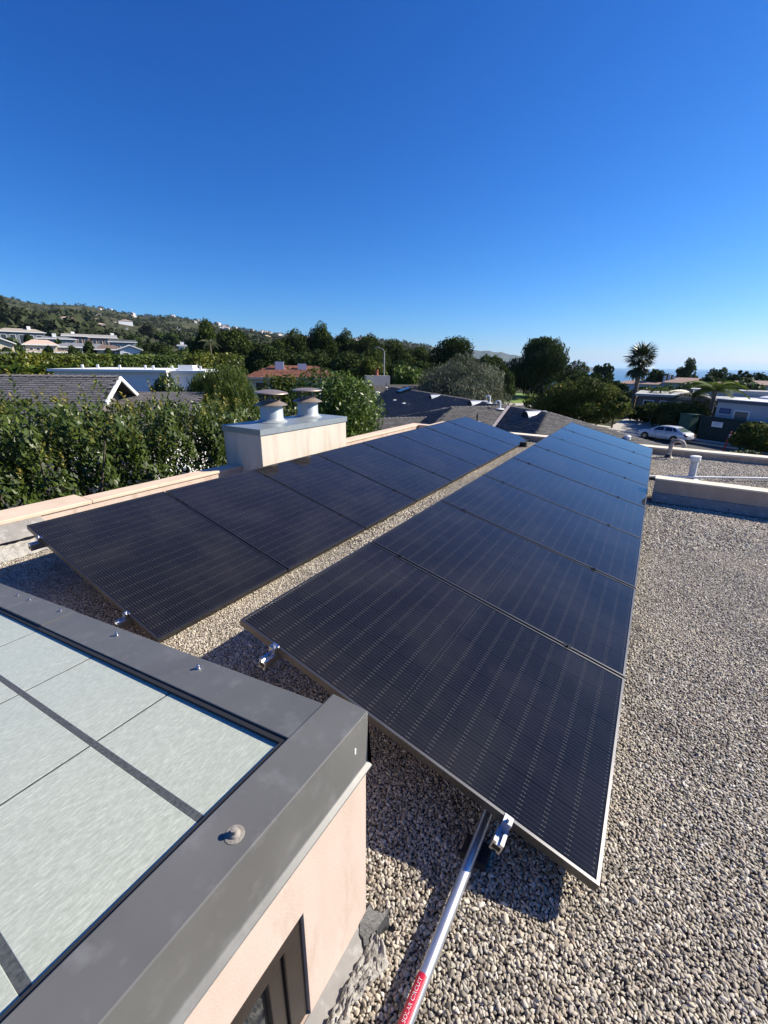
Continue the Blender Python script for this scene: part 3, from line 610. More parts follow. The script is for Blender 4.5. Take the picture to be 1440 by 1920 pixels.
# ------------------------------------------------------------------ foliage helpers
def leaf_quads(C, Nrm, L, W, rng, updir=None, roll=True):
    """quads centred at C with normals Nrm, half length L, half width W (arrays)"""
    n = len(C); a = rng.normal(size=(n, 3)) if updir is None else updir + rng.normal(0, .25, (n, 3))
    Nrm = Nrm / (np.linalg.norm(Nrm, axis=1, keepdims=True) + 1e-9)
    t1 = a - (a * Nrm).sum(1, keepdims=True) * Nrm; t1 /= np.linalg.norm(t1, axis=1, keepdims=True) + 1e-9
    t2 = np.cross(Nrm, t1); L = np.asarray(L).reshape(-1, 1); W = np.asarray(W).reshape(-1, 1)
    V = np.stack([C - t1 * L, C + t2 * W - t1 * L * .1, C + t1 * L, C - t2 * W - t1 * L * .1], 1)
    return V.reshape(-1, 3)
def quads_mesh(name, V, tint, m):
    n = len(V) // 4; return np_mesh(name, V, np.arange(n * 4).reshape(-1, 4), 4, m, np.repeat(tint, 4))
def crown(lobes, n, size, rng, aspect=.55, shell=.35, out=.6, updir=None):
    vol = np.array([l[1][0] * l[1][1] * l[1][2] for l in lobes]) ** (2 / 3); k = rng.choice(len(lobes), n, p=vol / vol.sum())
    c = np.array([l[0] for l in lobes])[k]; rr = np.array([l[1] for l in lobes])[k]
    d = rng.normal(size=(n, 3)); d /= np.linalg.norm(d, axis=1, keepdims=True)
    rad = 1 - shell * rng.random(n) ** 1.6; rad = np.where(rng.random(n) < .06, rad * rng.uniform(1.05, 1.25, n), rad); rad *= 1 + .12 * np.sin(d[:, 0] * 7 + k) * np.sin(d[:, 2] * 6 + 2 * k)
    C = c + d * rr * rad[:, None]; Nn = d * out + rng.normal(0, .5, (n, 3))
    s = size * rng.uniform(.6, 1.3, n); tint = np.clip(rng.normal(.42, .18, n) + .28 * np.sin(k * 2.3), 0, 1)
    return leaf_quads(C, Nn, s, s * aspect, rng, updir), tint
def rand_lobes(w, h, z0, rng, n=12, lob=.42, flat=1.0, top=False):
    out = [((0, 0, z0 + h * .46), (w * .30, w * .30, h * .36))]
    for i in range(n):
        a = rng.uniform(0, 6.28); e = rng.uniform(-.6, 1) if not top else rng.uniform(0, 1); q = rng.uniform(.62, 1.12); rr = math.sqrt(max(0, 1 - e * e)) * q; e = e * min(1.04, q)
        s = lob * rng.uniform(.5, 1.25)
        out.append(((math.cos(a) * rr * w * .5 * (1 - lob * .8), math.sin(a) * rr * w * .5 * (1 - lob * .8), z0 + h * (.5 + e * .5 * (1 - lob * .8))), (w * .5 * s, w * .5 * s, h * .5 * s * flat)))
    return out
def limbs(base, lobes, r0, rng, k=5):
    b = MB(); z1 = min(l[0][2] for l in lobes); fork = np.array([0, 0, max(.3, base + (z1 - base) * .7)])
    b.tube([(0, 0, base - .3), (0, 0, (base + fork[2]) / 2), tuple(fork)], [r0 * 1.25, r0, r0 * .8], 8)
    for l in lobes[:k]:
        c = np.array(l[0]); mid = (fork + c) / 2 + rng.normal(0, .1, 3) * r0; b.tube([fork - [0, 0, .1], mid, c], [r0 * .6, r0 * .4, r0 * .15], 6)
    return b
G_FAR = {}
def tree(name, label, cat, px, top, wpx, r, m, n, size, rng, zfrac=.0, lob=.42, nl=12, flat=1., aspect=.6, group=None, out=.6, shell=.35, base_px=None, updir=None, top_only=False, r0=None, lift=None, tm=None):
    az_, _ = azel(px, 700 if px > 500 else 670); ar = math.radians(az_); x, y = r * math.sin(ar), r * math.cos(ar)
    zb = zgf(x, y); p = gr(px, top, r); ztop = p[2]; w = wpx * depth(p) / F
    hh = ztop - zb; z0 = hh * zfrac if lift is None else lift; lobes = rand_lobes(w, hh - z0, z0, rng, nl, lob, flat, top_only)
    o = thing(name, label, cat, (x, y, zb), 0, group)
    V, tint = crown(lobes, n, size, rng, aspect, shell, out, updir)
    cr = link('crown', quads_mesh('crown', V, tint, m), o)
    limbs(0, lobes, r0 or max(.06, w * .03), rng).build('trunk', tm or M_trunk, o, smooth=True)
    return o
L_pine = leafmat('pine_needles', (.022, .035, .010), (.060, .086, .023), (.14, .17, .048), .9, .22, .05)
L_dark = leafmat('dark_foliage', (.022, .038, .012), (.055, .082, .024), (.11, .14, .042), .9, .2, .05)
L_mid = leafmat('mid_foliage', (.03, .05, .012), (.06, .095, .022), (.11, .15, .035), .5, .3)
L_bright = leafmat('bright_foliage', (.05, .085, .012), (.11, .165, .025), (.22, .28, .05), .45, .35)
L_olive = leafmat('olive_leaves', (.075, .086, .050), (.18, .195, .12), (.34, .35, .24), .7, .2, .15)
L_orange = leafmat('bronze_green_leaves', (.034, .052, .011), (.09, .115, .022), (.26, .22, .05), .7, .3, .1)
L_hedge = leafmat('hedge_leaves', (.032, .056, .011), (.105, .148, .024), (.29, .25, .055), .40, .32, .35)
L_glossy = leafmat('glossy_leaves', (.035, .065, .011), (.11, .17, .026), (.25, .32, .065), .42, .28, .3)
L_fine = leafmat('fine_blades', (.05, .08, .014), (.12, .16, .026), (.22, .26, .055), .55, .35, .2)
L_yel = leafmat('yellow_hedge', (.06, .085, .010), (.15, .18, .02), (.30, .28, .03), .45, .35)
L_palm = leafmat('palm_fronds', (.018, .03, .010), (.04, .06, .018), (.09, .11, .04), .45, .2)
L_palm2 = leafmat('bright_palm', (.04, .075, .012), (.10, .15, .025), (.24, .26, .05), .6, .35, .1)
L_far = leafmat('far_woods', (.024, .032, .016), (.055, .066, .030), (.105, .105, .055), .8, .1, .1)
rng = np.random.default_rng(42)

# ------------------------------------------------------------------ shingled roofs
def poly_axes(P):
    P = [np.array(p, float) for p in P]; n = np.cross(P[1] - P[0], P[2] - P[0]); n /= np.linalg.norm(n)
    if n[2] < 0: n = -n
    a = np.cross([0, 0, 1.0], n); a /= np.linalg.norm(a); d = np.cross(a, n)
    if d[2] > 0: d = -d; a = -a
    return n, a, d
def inside(u, v, poly):
    x = np.zeros(len(u), bool); m = len(poly); j = m - 1
    for i in range(m):
        (ui, vi), (uj, vj) = poly[i], poly[j]
        c = ((vi > v) != (vj > v)); x ^= c & (u < (uj - ui) * (v - vi) / ((vj - vi) + 1e-12) + ui); j = i
    return x
def shingles(P, m, rng, tabw=.30, exp=.17, th=.022, name='shingles', parent=None):
    n, a, d = poly_axes(P); o = np.array(P[0], float); uv = [((np.array(p) - o) @ a, (np.array(p) - o) @ d) for p in P]
    us = np.array([u for u, _ in uv]); vs = np.array([v for _, v in uv])
    U = []; Vv = []; row = 0
    for v in np.arange(vs.min(), vs.max(), exp):
        uu = np.arange(us.min() - tabw, us.max(), tabw) + (row % 2) * tabw * .5 + rng.uniform(-.03, .03); U.append(uu); Vv.append(np.full(len(uu), v)); row += 1
    U = np.concatenate(U); Vv = np.concatenate(Vv)
    k = inside(U + tabw / 2, Vv + exp * .5, uv); U, Vv = U[k], Vv[k]; N = len(U)
    g = .008; t = th * rng.uniform(.6, 1.5, N); du = rng.normal(0, .006, N); dv = rng.normal(0, .01, N)
    def pt(u, v, h): return o + np.outer(u, a) + np.outer(v, d) + np.outer(h, n)
    z = np.zeros(N)
    V = np.stack([pt(U + g + du, Vv - .02, z + .004), pt(U + tabw - g + du, Vv - .02, z + .004), pt(U + tabw - g + du, Vv + exp + dv, t + .004), pt(U + g + du, Vv + exp + dv, t + .004), pt(U + g + du, Vv + exp + dv, z), pt(U + tabw - g + du, Vv + exp + dv, z)], 1).reshape(-1, 3)
    b = np.arange(N)[:, None] * 6; Fc = np.concatenate([b + [0, 1, 2, 3], b + [3, 2, 5, 4]])
    tint = np.repeat(rng.random(N), 6); ob = link(name, np_mesh(name, V, Fc, 4, m, tint), parent); tag(ob, kind='stuff'); return ob
def roof_face(P, m, rng, parent, thick=.12, shing=True, **kw):
    n, a, d = poly_axes(P); b = MB(); b.prism([np.array(p) - n * .004 for p in P], -np.array([0, 0, thick])); o = b.build('roof_slope', M_under, parent)
    if shing: shingles(P, m, rng, parent=o, **kw)
    return o
def ridge_cap(p0, p1, m, rng, parent, step=.25):
    p0 = np.array(p0, float); p1 = np.array(p1, float); L = np.linalg.norm(p1 - p0); d = (p1 - p0) / L; s = np.cross(d, [0, 0, 1]); s /= np.linalg.norm(s); up = np.cross(s, d)
    V = []; k = 0; ts = np.arange(0, L, step)
    for t in ts:
        for q, h in ((t, .02), (t + step * 1.1, .05)):
            c = p0 + d * q; V += [c - s * .13 + up * (h - .06), c + up * h, c + s * .13 + up * (h - .06)]
    b = np.arange(len(ts))[:, None] * 6; Fc = np.concatenate([b + [0, 3, 4, 1], b + [1, 4, 5, 2]])
    o = link('ridge_caps', np_mesh('ridge_caps', V, Fc, 4, m, np.repeat(rng.random(len(ts)), 6)), parent); tag(o, kind='stuff'); return o
# neighbour's long dark roof
nb = thing('shingled_house', 'low house with dark grey shingle hip roofs and many vents beyond the far parapet', 'house')
e_ = np.array([-.764, .645]); nn = np.array([-.645, -.764]); S_ = .32
def p3(p, z): return (p[0], p[1], z)
P1 = np.array([-4.8, 24.6]); P2 = np.array([-21.2, 38.4]); zr_ = -.65; W_ = 7.; ze = zr_ - W_ * S_
P2x = P2 + e_ * 6
nearS = [p3(P1, zr_), p3(P2x, zr_), p3(P2x + nn * W_, ze), p3(P1 - e_ * W_ + nn * W_, ze)]
farS = [p3(P1, zr_), p3(P2x, zr_), p3(P2x - nn * W_, ze), p3(P1 - e_ * W_ - nn * W_, ze)]
hipS = [p3(P1, zr_), p3(P1 - e_ * W_ + nn * W_, ze), p3(P1 - e_ * W_ - nn * W_, ze)]
roof_face(nearS, M_shing, rng, nb); roof_face(farS, M_shing, rng, nb, shing=False); roof_face(hipS, M_shing, rng, nb)
ridge_cap(p3(P1, zr_), p3(P2x, zr_), M_shing, rng, nb); ridge_cap(p3(P1, zr_), hipS[1], M_shing, rng, nb); ridge_cap(p3(P1, zr_), hipS[2], M_shing, rng, nb)
cr_ = -e_                                            # direction the cross wing's visible slope faces
C0 = P1 + e_ * 3.6; E_ = C0 + nn * 3.8; WC = 6.0
cS = [p3(C0 - nn * 1, zr_ + .004), p3(E_, zr_ + .004), p3(E_ + nn * WC + cr_ * WC, zr_ - WC * S_), p3(C0 - nn * 1 + cr_ * WC, zr_ - WC * S_)]
cH = [p3(E_, zr_ + .004), p3(E_ + nn * WC + cr_ * WC, zr_ - WC * S_), p3(E_ + nn * WC - cr_ * WC, zr_ - WC * S_)]
cL = [p3(C0 - nn * 1, zr_ + .004), p3(E_, zr_ + .004), p3(E_ + nn * WC - cr_ * WC, zr_ - WC * S_), p3(C0 - nn * 1 - cr_ * WC, zr_ - WC * S_)]
for q in (cS, cH, cL): roof_face(q, M_shing, rng, nb)
ridge_cap(p3(C0, zr_), p3(E_, zr_), M_shing, rng, nb); ridge_cap(p3(E_, zr_), cH[1], M_shing, rng, nb); ridge_cap(p3(E_, zr_), cH[2], M_shing, rng, nb)
za = -1.2; A0 = E_ + nn * .6; A1 = E_ + nn * 7.9; WA = 5.2
aS = [p3(A0, za), p3(A1, za), p3(A1 + cr_ * WA, za - WA * S_), p3(A0 + cr_ * WA, za - WA * S_)]; aL = [p3(A0, za), p3(A1, za), p3(A1 - cr_ * WA, za - WA * S_), p3(A0 - cr_ * WA, za - WA * S_)]
roof_face(aS, M_shing, rng, nb); roof_face(aL, M_shing, rng, nb, shing=False); ridge_cap(p3(A0, za), p3(A1, za), M_shing, rng, nb)
zd = -.5; D0 = np.array([-22.4, 44.6]); D1 = D0 + nn * 8.5; WD = 7.
dS = [p3(D0, zd), p3(D1, zd), p3(D1 + cr_ * WD, zd - WD * S_), p3(D0 + cr_ * WD, zd - WD * S_)]; dL = [p3(D0, zd), p3(D1, zd), p3(D1 - cr_ * WD, zd - WD * S_), p3(D0 - cr_ * WD, zd - WD * S_)]
roof_face(dS, M_shing, rng, nb); roof_face(dL, M_shing, rng, nb, shing=False); ridge_cap(p3(D0, zd), p3(D1, zd), M_shing, rng, nb)
def walls_under(c0, c1, w, z0, z1, end0=0, end1=0):
    d = (c1 - c0) / np.linalg.norm(c1 - c0); s = np.array([d[1], -d[0]]); b = MB(); c = (c0 - d * end0 + c1 + d * end1) / 2; hl = np.linalg.norm(c1 - c0) / 2 + (end0 + end1) / 2
    b.obox((c[0], c[1], (z0 + z1) / 2), (d[0] * hl, d[1] * hl, 0), (s[0] * w, s[1] * w, 0), (0, 0, (z1 - z0) / 2)); b.build('wall', M_whitewall, nb)
walls_under(P1, P2x, W_ - .7, -5.2, ze - .1, W_ - .7, 0); walls_under(C0, E_, WC - .6, -5.2, zr_ - WC * S_ - .1, 0, WC - .8); walls_under(A0, A1, WA - .6, -5.2, za - WA * S_ - .1); walls_under(D0, D1, WD - .7, -5.2, zd - WD * S_ - .1)
# gable end, gutter
b = MB(); g0 = A1 + nn * .02; b.prism([p3(g0, za - .13), p3(g0 + cr_ * WA, za - WA * S_ - .13), p3(g0 - cr_ * WA, za - WA * S_ - .13)], (nn[0] * -.1, nn[1] * -.1, 0)); b.build('gable', M_whitewall, nb)
b = MB(); b.tube([p3(g0 - cr_ * .3, za - .05), p3(g0 + cr_ * WA, za - WA * S_ - .05)], .06, 8); b.build('gutter', M_clamp, nb)
# valleys
M_valley = mat('valley_metal', (.55, .47, .42), (.45, .38, .34), .5, metal=.3)
def valley(pa, pb):
    pa, pb = np.array(pa, float), np.array(pb, float); d = (pb - pa) / np.linalg.norm(pb - pa); s = np.cross(d, [0, 0, 1]); s /= np.linalg.norm(s); up = np.array([0, 0, 1]); b = MB()
    b.obox((pa + pb) / 2 + up * .075, (pb - pa) / 2, s * .09, up * .006); b.build('valley_flashing', M_valley, nb)
vd = np.array([.081, -.997]); v0 = C0 + vd * .2; v1 = C0 + vd * 8; valley(p3(v0, zr_ - .2 * .226), p3(v1, zr_ - 8 * .226))
nB = np.cross(np.array(nearS[1]) - nearS[0], np.array(nearS[2]) - nearS[0]); nD = np.cross(np.array(dS[1]) - dS[0], np.array(dS[2]) - dS[0])
nC = np.cross(np.array(cS[1]) - cS[0], np.array(cS[2]) - cS[0]); nA = np.cross(np.array(aS[1]) - aS[0], np.array(aS[2]) - aS[0]); nH = np.cross(np.array(hipS[1]) - hipS[0], np.array(hipS[2]) - hipS[0])
def on_roof(px, py, which):
    n, p0 = {'B': (nB, nearS[0]), 'C': (nC, cS[0]), 'D': (nD, dS[0]), 'A': (nA, aS[0]), 'H': (nH, hipS[0])}[which]; return gp(px, py, n, p0)
nBu, nDu = nB / np.linalg.norm(nB), nD / np.linalg.norm(nD); ld = np.cross(nBu, nDu); ld /= np.linalg.norm(ld)
if ld[2] > 0: ld = -ld
A_m = np.array([nBu, nDu, ld]); q0 = np.linalg.solve(A_m, [nBu @ np.array(nearS[0]), nDu @ np.array(dS[0]), ld @ on_roof(743, 739, 'B')])
valley(q0, q0 + ld * 7)
# roof furniture
def half_round(px, py, which, rad, nm='half_round_vent'):
    p = on_roof(px, py, which); f = np.array([nn[0], nn[1], 0.]); s = np.array([cr_[0], cr_[1], 0.]); L = rad / S_ + .15; b = MB(); n = 12; ring0 = []; up = np.array([0, 0, 1.])
    for k in range(n + 1):
        a = math.pi * k / n; ring0.append(p + s * rad * math.cos(a) + up * (rad * math.sin(a) - .03))
    for k in range(n):
        a0, a1 = ring0[k], ring0[k + 1]; b.poly([a0, a1, a1 - f * L, a0 - f * L])
    o = b.build(nm, M_whitep if False else mat('pale_metal', (.62, .63, .63), (.55, .56, .56), .45, metal=.3), nb, smooth=True)
    b = MB(); b.poly([q - f * .02 for q in ring0]); c = b.build('opening', M_dark, o); return o
half_round(806, 748, 'B', .36); half_round(880, 761, 'B', .37); half_round(983, 783, 'B', .38)
def dome(px, py, which, rad, m):
    p = on_roof(px, py, which); b = MB(); b.lathe([(rad * .55, -.1), (rad * .55, .12), (rad, .14), (rad * .97, .18), (rad * .6, .25), (.01, .27)], 18, p); return b.build('dome_vent', m, nb, smooth=True)
M_dome = mat('dome_metal', (.50, .47, .42), (.42, .40, .36), .5, metal=.3)
dome(836, 772, 'B', .38, M_dome); dome(690, 725, 'D', .42, M_dome); dome(707, 739, 'D', .3, M_whitep)
def vpipe(px, py, which, h=.45, nm='vent_stack', r=.045, m=M_dark):
    p = on_roof(px, py, which); b = MB(); b.tube([p - [0, 0, .1], p + [0, 0, h]], r, 8); o = b.build(nm, m, nb, smooth=True)
    b = MB(); b.lathe([(.22, .03), (.2, .05), (r, .09)], 12, p); b.build('boot', M_whitep, o, smooth=True)
for a in ((724, 727, 'D'), (728, 731, 'D'), (740, 751, 'B'), (757, 757, 'B'), (894, 792, 'C'), (812, 801, 'A')): vpipe(*a)
for a in ((918, 757, 'B'), (937, 768, 'C')):
    p = on_roof(*a); b = MB(); b.tube([p - [0, 0, .05], p + [0, 0, .38], p + [-.05, 0, .47], p + [-.16, 0, .5], p + [-.26, 0, .46], p + [-.28, 0, .36]], .05, 10); o = b.build('gooseneck', M_whitep, nb, smooth=True)
    b = MB(); b.lathe([(.28, .03), (.26, .05), (.05, .08)], 12, p); b.build('boot', M_whitep, o, smooth=True)
p = on_roof(758, 734, 'B'); s3 = np.array([e_[0], e_[1], 0]); f3 = np.array([nn[0], nn[1], -S_]); f3 /= np.linalg.norm(f3); up3 = np.cross(s3, f3); up3 *= np.sign(up3[2]); b = MB(); b.obox(p + up3 * .1, s3 * .62, f3 * .62, up3 * .1); o = b.build('roof_skylight', M_clamp, nb)
b = MB(); b.obox(p + up3 * .21, s3 * .56, f3 * .56, up3 * .008); b.build('pane', M_glassd, o)
p = gp(707, 720, nD, dS[0]); b = MB(); zc0 = p[2]; dep = depth(p); wch = 37 * dep / F
b.obox((p[0] - nn[0] * 0, p[1], zc0 + .35), (nn[0] * wch * .62, nn[1] * wch * .62, 0), (cr_[0] * .45, cr_[1] * .45, 0), (0, 0, .52)); o = b.build('chimney', mat('grey_brick_chimney', (.40, .39, .37), (.33, .32, .30), .9, scale=10, bscale=20, bump=.4), nb)
pt_ = p + np.array([-.05, .02, .87]); b = MB(); b.lathe([(.17, 0), (.19, .1), (.15, .15), (.15, .5), (.19, .55), (.17, .62)], 14, pt_); b.build('chimney_pot', mat('red_clay', (.42, .12, .07), None, .8), o, smooth=True)
p = on_roof(1176, 823, 'H'); b = MB(); b.lathe([(.15, -.1), (.15, .1), (.17, .12), (.1, .18), (.01, .2)], 12, p); b.build('dome_vent', M_whitep, nb, smooth=True)

# lamp post beyond
b = thing('street_lamp', 'tall slim lamp post rising behind the grey chimney with red pot', 'street lamp', tuple(gr(720, 706, 62) * [1, 1, 0] + [0, 0, -4.9])); zt = gr(720, 658, 62)[2] + 4.9
q = MB(); q.tube([(0, 0, 0), (0, 0, zt)], [.10, .07], 8); q.build('post', mat('lamp_grey', (.42, .42, .40), None, .6), b, smooth=True)
q = MB(); q.tube([(0, 0, zt - .1), (-.25, -.1, zt + .25), (-.75, -.3, zt + .45)], .04, 6); q.obox((-.95, -.38, zt + .45), (.28, .1, 0), (-.05, .1, 0), (0, 0, .06)); q.build('lamp_arm', MATS['lamp_grey'], b)

# ------------------------------------------------------------------ clipped shrubs along the left side of the house
def shrub(x, y, top, w, d, label, rg, nshoot=75, inner=2300):
    zb = zgf(x, y); o = thing('hedge_shrub', label, 'shrub', (x, y, zb), 0, 'tall shrubs beside the house'); hz = top - zb
    Vs, Ts = [], []; stems = MB()
    for s in range(4):
        a = rg.uniform(0, 6.28); q = (rg.normal(0, .2), rg.normal(0, .15)); stems.tube([(q[0] * .4, q[1] * .4, 0), (q[0], q[1], hz * .45), (q[0] * 2 + .1 * math.cos(a), q[1] * 2 + .1 * math.sin(a), hz * .85)], [.035, .025, .010], 7)
    stems.build('stem', M_trunk, o, smooth=True)
    for s in range(nshoot):
        ox, oy = rg.uniform(-.5, .5) * d, rg.uniform(-.5, .5) * w; hs = hz + rg.uniform(-.6, .0) + (.12 + .38 * rg.random() if rg.random() < .13 else 0) - .35 * (abs(ox) / d * 2) ** 2; L = rg.uniform(.45, .8); n = int(L * 60)
        lean = rg.normal(0, .13, 2) + [ox * .25, oy * .1]; tt = np.linspace(0, 1, n); ang = np.arange(n) * 2.4 + rg.uniform(0, 6)
        C = np.stack([ox + lean[0] * tt + .0 * tt, oy + lean[1] * tt, hs - L + L * tt], -1); R_ = .055 * (1 - .45 * tt)
        dirs = np.stack([np.cos(ang), np.sin(ang), .35 + .9 * tt], -1); dirs /= np.linalg.norm(dirs, axis=1, keepdims=True); C = C + dirs * R_[:, None]
        nr = np.stack([-np.cos(ang) * .8, -np.sin(ang) * .8, np.ones(n)], -1) + rg.normal(0, .3, (n, 3)); l = rg.uniform(.038, .056, n) * (1 - .3 * tt)
        Vs.append(leaf_quads(C, nr, l, l * .42, rg, dirs)); Ts.append(np.clip(.25 + .5 * tt ** 2 + rg.normal(0, .12, n) + (.3 * (tt > .75)) * (rg.random() < .7), 0, 1))
    # leaves through the body
    n = inner; zz = hz - .22 - .25 * np.sin(np.arange(n) * .0) - rg.random(n) ** 1.05 * 3.3; u = rg.uniform(-.5, .5, n); v = rg.uniform(-.5, .5, n); sg = np.sign(u) * .5; keep = rg.random(n) < .75; u = np.where(keep, sg * (1 - .35 * rg.random(n) ** 2), u)
    ph = rg.uniform(0, 6); clump = .20 * np.sin(v * 11 + zz * 5 + ph) + .14 * np.sin(zz * 8 - v * 5 + ph); keep2 = np.sin(v * 9 + ph) * np.sin(zz * 4.2 + ph) + rg.normal(0, .45, n) > -.55; u, v, zz, clump = u[keep2], v[keep2], zz[keep2], clump[keep2]; n = len(u); C = np.stack([u * d * (1 + clump), v * w * 1.15, zz], -1)
    nr = np.stack([u * 1.6, v * .3, np.full(n, .55)], -1) + rg.normal(0, .5, (n, 3)); l = rg.uniform(.04, .06, n); Vs.append(leaf_quads(C, nr, l, l * .42, rg, np.tile([0, 0, .6], (n, 1)))); Ts.append(np.clip(rg.normal(.3, .2, n), 0, .8))
    link('foliage', quads_mesh('foliage', np.concatenate(Vs), np.concatenate(Ts), L_hedge), o); return o
sl_lab = ['glossy green shrub next to the flashing-covered end of the left parapet', 'glossy green shrub beside the wide step of the left parapet coping', 'tall glossy green shrub left of the gap showing white wall', 'glossy green shrub in front of the small white gable', 'glossy shrub with reddish tips in front of the white flat roof', 'glossy shrub with yellowish tips in front of the round green tree', 'glossy shrub with yellowish tips touching the stucco chimney']
for i, y in enumerate((.75, 1.65, 2.5, 3.4, 4.3, 5.2, 6.1)):
    r_ = math.hypot(7.1, y); shrub(-7.05 + rng.uniform(-.1, .1), y, [1.38, 1.22, 1.36, 1.14, 1.24, 1.04, 1.06][i], 1.0, 1.35, sl_lab[i], np.random.default_rng(100 + i), inner=7000)

# ------------------------------------------------------------------ house to the left: brown-grey shingles, white gable
h1 = thing('gabled_house', 'house with brown grey shingle roof and white gable trim behind the shrubs', 'house')
zr1 = 1.12; RB_ = gz(222, 705.5, zr1); vr = RB_[:2] / np.linalg.norm(RB_[:2]); ca, sa = math.cos(.40), math.sin(.40); dd = np.array([vr[1], -vr[0]]) * ca - vr * sa; RA_ = RB_.copy(); RA_[:2] -= dd * 9; dd /= np.linalg.norm(dd); s1 = np.array([dd[1], -dd[0]])
if s1 @ (-RB_[:2]) < 0: s1 = -s1
def q3(p, z): return (p[0], p[1], z)
a0, a1 = RA_[:2] - dd * 4, RB_[:2]; W1 = 6.5; S1 = .55
roof_face([q3(a0, zr1), q3(a1, zr1), q3(a1 + s1 * W1, zr1 - W1 * S1), q3(a0 + s1 * W1, zr1 - W1 * S1)], M_shing2, rng, h1, tabw=.30, exp=.14, th=.012)
roof_face([q3(a0, zr1), q3(a1, zr1), q3(a1 - s1 * W1, zr1 - W1 * S1), q3(a0 - s1 * W1, zr1 - W1 * S1)], M_shing2, rng, h1, shing=False)
ridge_cap(q3(a0, zr1), q3(a1, zr1), M_shing2, rng, h1)
for sg in (1, -1):
    b = MB(); pA = np.array(q3(a1 + dd * .06, zr1 + .02)); pB = np.array(q3(a1 + dd * .06 + s1 * sg * 1.45, zr1 + .02 - 1.45 * S1)); v = (pB - pA) / 2; b.obox((pA + pB) / 2 - [0, 0, .09], v, np.array([dd[0], dd[1], 0]) * .03, np.array([0, 0, .075])); b.build('bargeboard', M_whitep, h1)
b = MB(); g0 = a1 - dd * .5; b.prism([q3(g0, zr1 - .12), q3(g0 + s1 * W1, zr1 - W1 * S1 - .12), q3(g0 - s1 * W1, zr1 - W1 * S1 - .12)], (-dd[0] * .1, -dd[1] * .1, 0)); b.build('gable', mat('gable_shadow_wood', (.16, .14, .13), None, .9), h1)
b = MB(); c = (a0 + a1 - dd * 1.2) / 2; hl = np.linalg.norm(a1 - a0) / 2 - .7; b.obox((c[0], c[1], (-3.4 + zr1 - W1 * S1) / 2 - .1), (dd[0] * hl, dd[1] * hl, 0), (s1[0] * (W1 - .6), s1[1] * (W1 - .6), 0), (0, 0, (zr1 - W1 * S1 + 3.4) / 2)); b.build('wall', M_whitewall, h1)
# lower wing past the gable
zl1 = zr1 - .66; l0 = a1 - dd * 1.0; l1 = a1 + dd * 2.6
roof_face([q3(l0 + s1 * -1.6, zl1), q3(l1 + s1 * -1.6, zl1), q3(l1 + s1 * 5, zl1 - 1.9), q3(l0 + s1 * 5, zl1 - 1.9)], M_shing2, rng, h1, tabw=.30, exp=.14, th=.012)
c = (l0 + l1) / 2 + s1 * 1.4; b = MB(); b.obox((c[0], c[1], -2.4), (dd[0] * 1.6, dd[1] * 1.6, 0), (s1[0] * 2.9, s1[1] * 2.9, 0), (0, 0, 1.3)); b.build('wall', M_whitewall, h1)

# white flat-roofed building
def facing_box(px0, px1, top, bot, r, dp=6, zlow=None):
    """centre, right vector, back vector, width, ztop, zbot for a box whose front faces the camera"""
    pm = gr((px0 + px1) / 2, top, r); pb = gr((px0 + px1) / 2, bot, r); w = (px1 - px0) * depth(pm) / F; f = pm[:2] / np.linalg.norm(pm[:2]); rt = np.array([f[1], -f[0]])
    return pm[:2], rt, f, w * 1.0, pm[2], pb[2]
h2 = thing('white_flat_house', 'white building with flat white roof and small roof vents behind the gabled house', 'house')
c, rt, f, w, zt, zb_ = facing_box(122, 352, 694, 735, 31)
w *= 1.12; yaw = -.36; rt2 = rt * math.cos(yaw) + f * math.sin(yaw); f2 = f * math.cos(yaw) - rt * math.sin(yaw)
def wb(name, m, u0, u1, v0, v1, z0, z1, par=h2):
    b = MB(); cc = c + rt2 * (u0 + u1) / 2 + f2 * (v0 + v1) / 2; b.obox((cc[0], cc[1], (z0 + z1) / 2), (rt2[0] * (u1 - u0) / 2, rt2[1] * (u1 - u0) / 2, 0), (f2[0] * (v1 - v0) / 2, f2[1] * (v1 - v0) / 2, 0), (0, 0, (z1 - z0) / 2)); return b.build(name, m, par)
wb('wall', M_whitewall, -w / 2, w * .26, .3, 8, -3.6, zt - .12); wb('roof_edge', M_whitep, -w / 2 - .2, w * .27, 0, 8.2, zt - .11, zt + .03)
wb('wall', M_whitewall, w * .263, w / 2, .9, 8, -3.6, zt - .16); wb('roof_edge', M_whitep, w * .273, w / 2 + .2, .6, 8.2, zt - .15, zt)
wb('roof_box', M_whitep, w * .29, w * .40, 2, 3.2, zt, zt + .30)
for u, v in ((-.38, 1.5), (-.3, 2), (-.12, 1.5), (.02, 2.5), (.13, 1.2), (.255, 1.5), (.45, 2)): wb('roof_vent', M_whitep, w * u, w * u + .11, v, v + .1, zt, zt + .28)

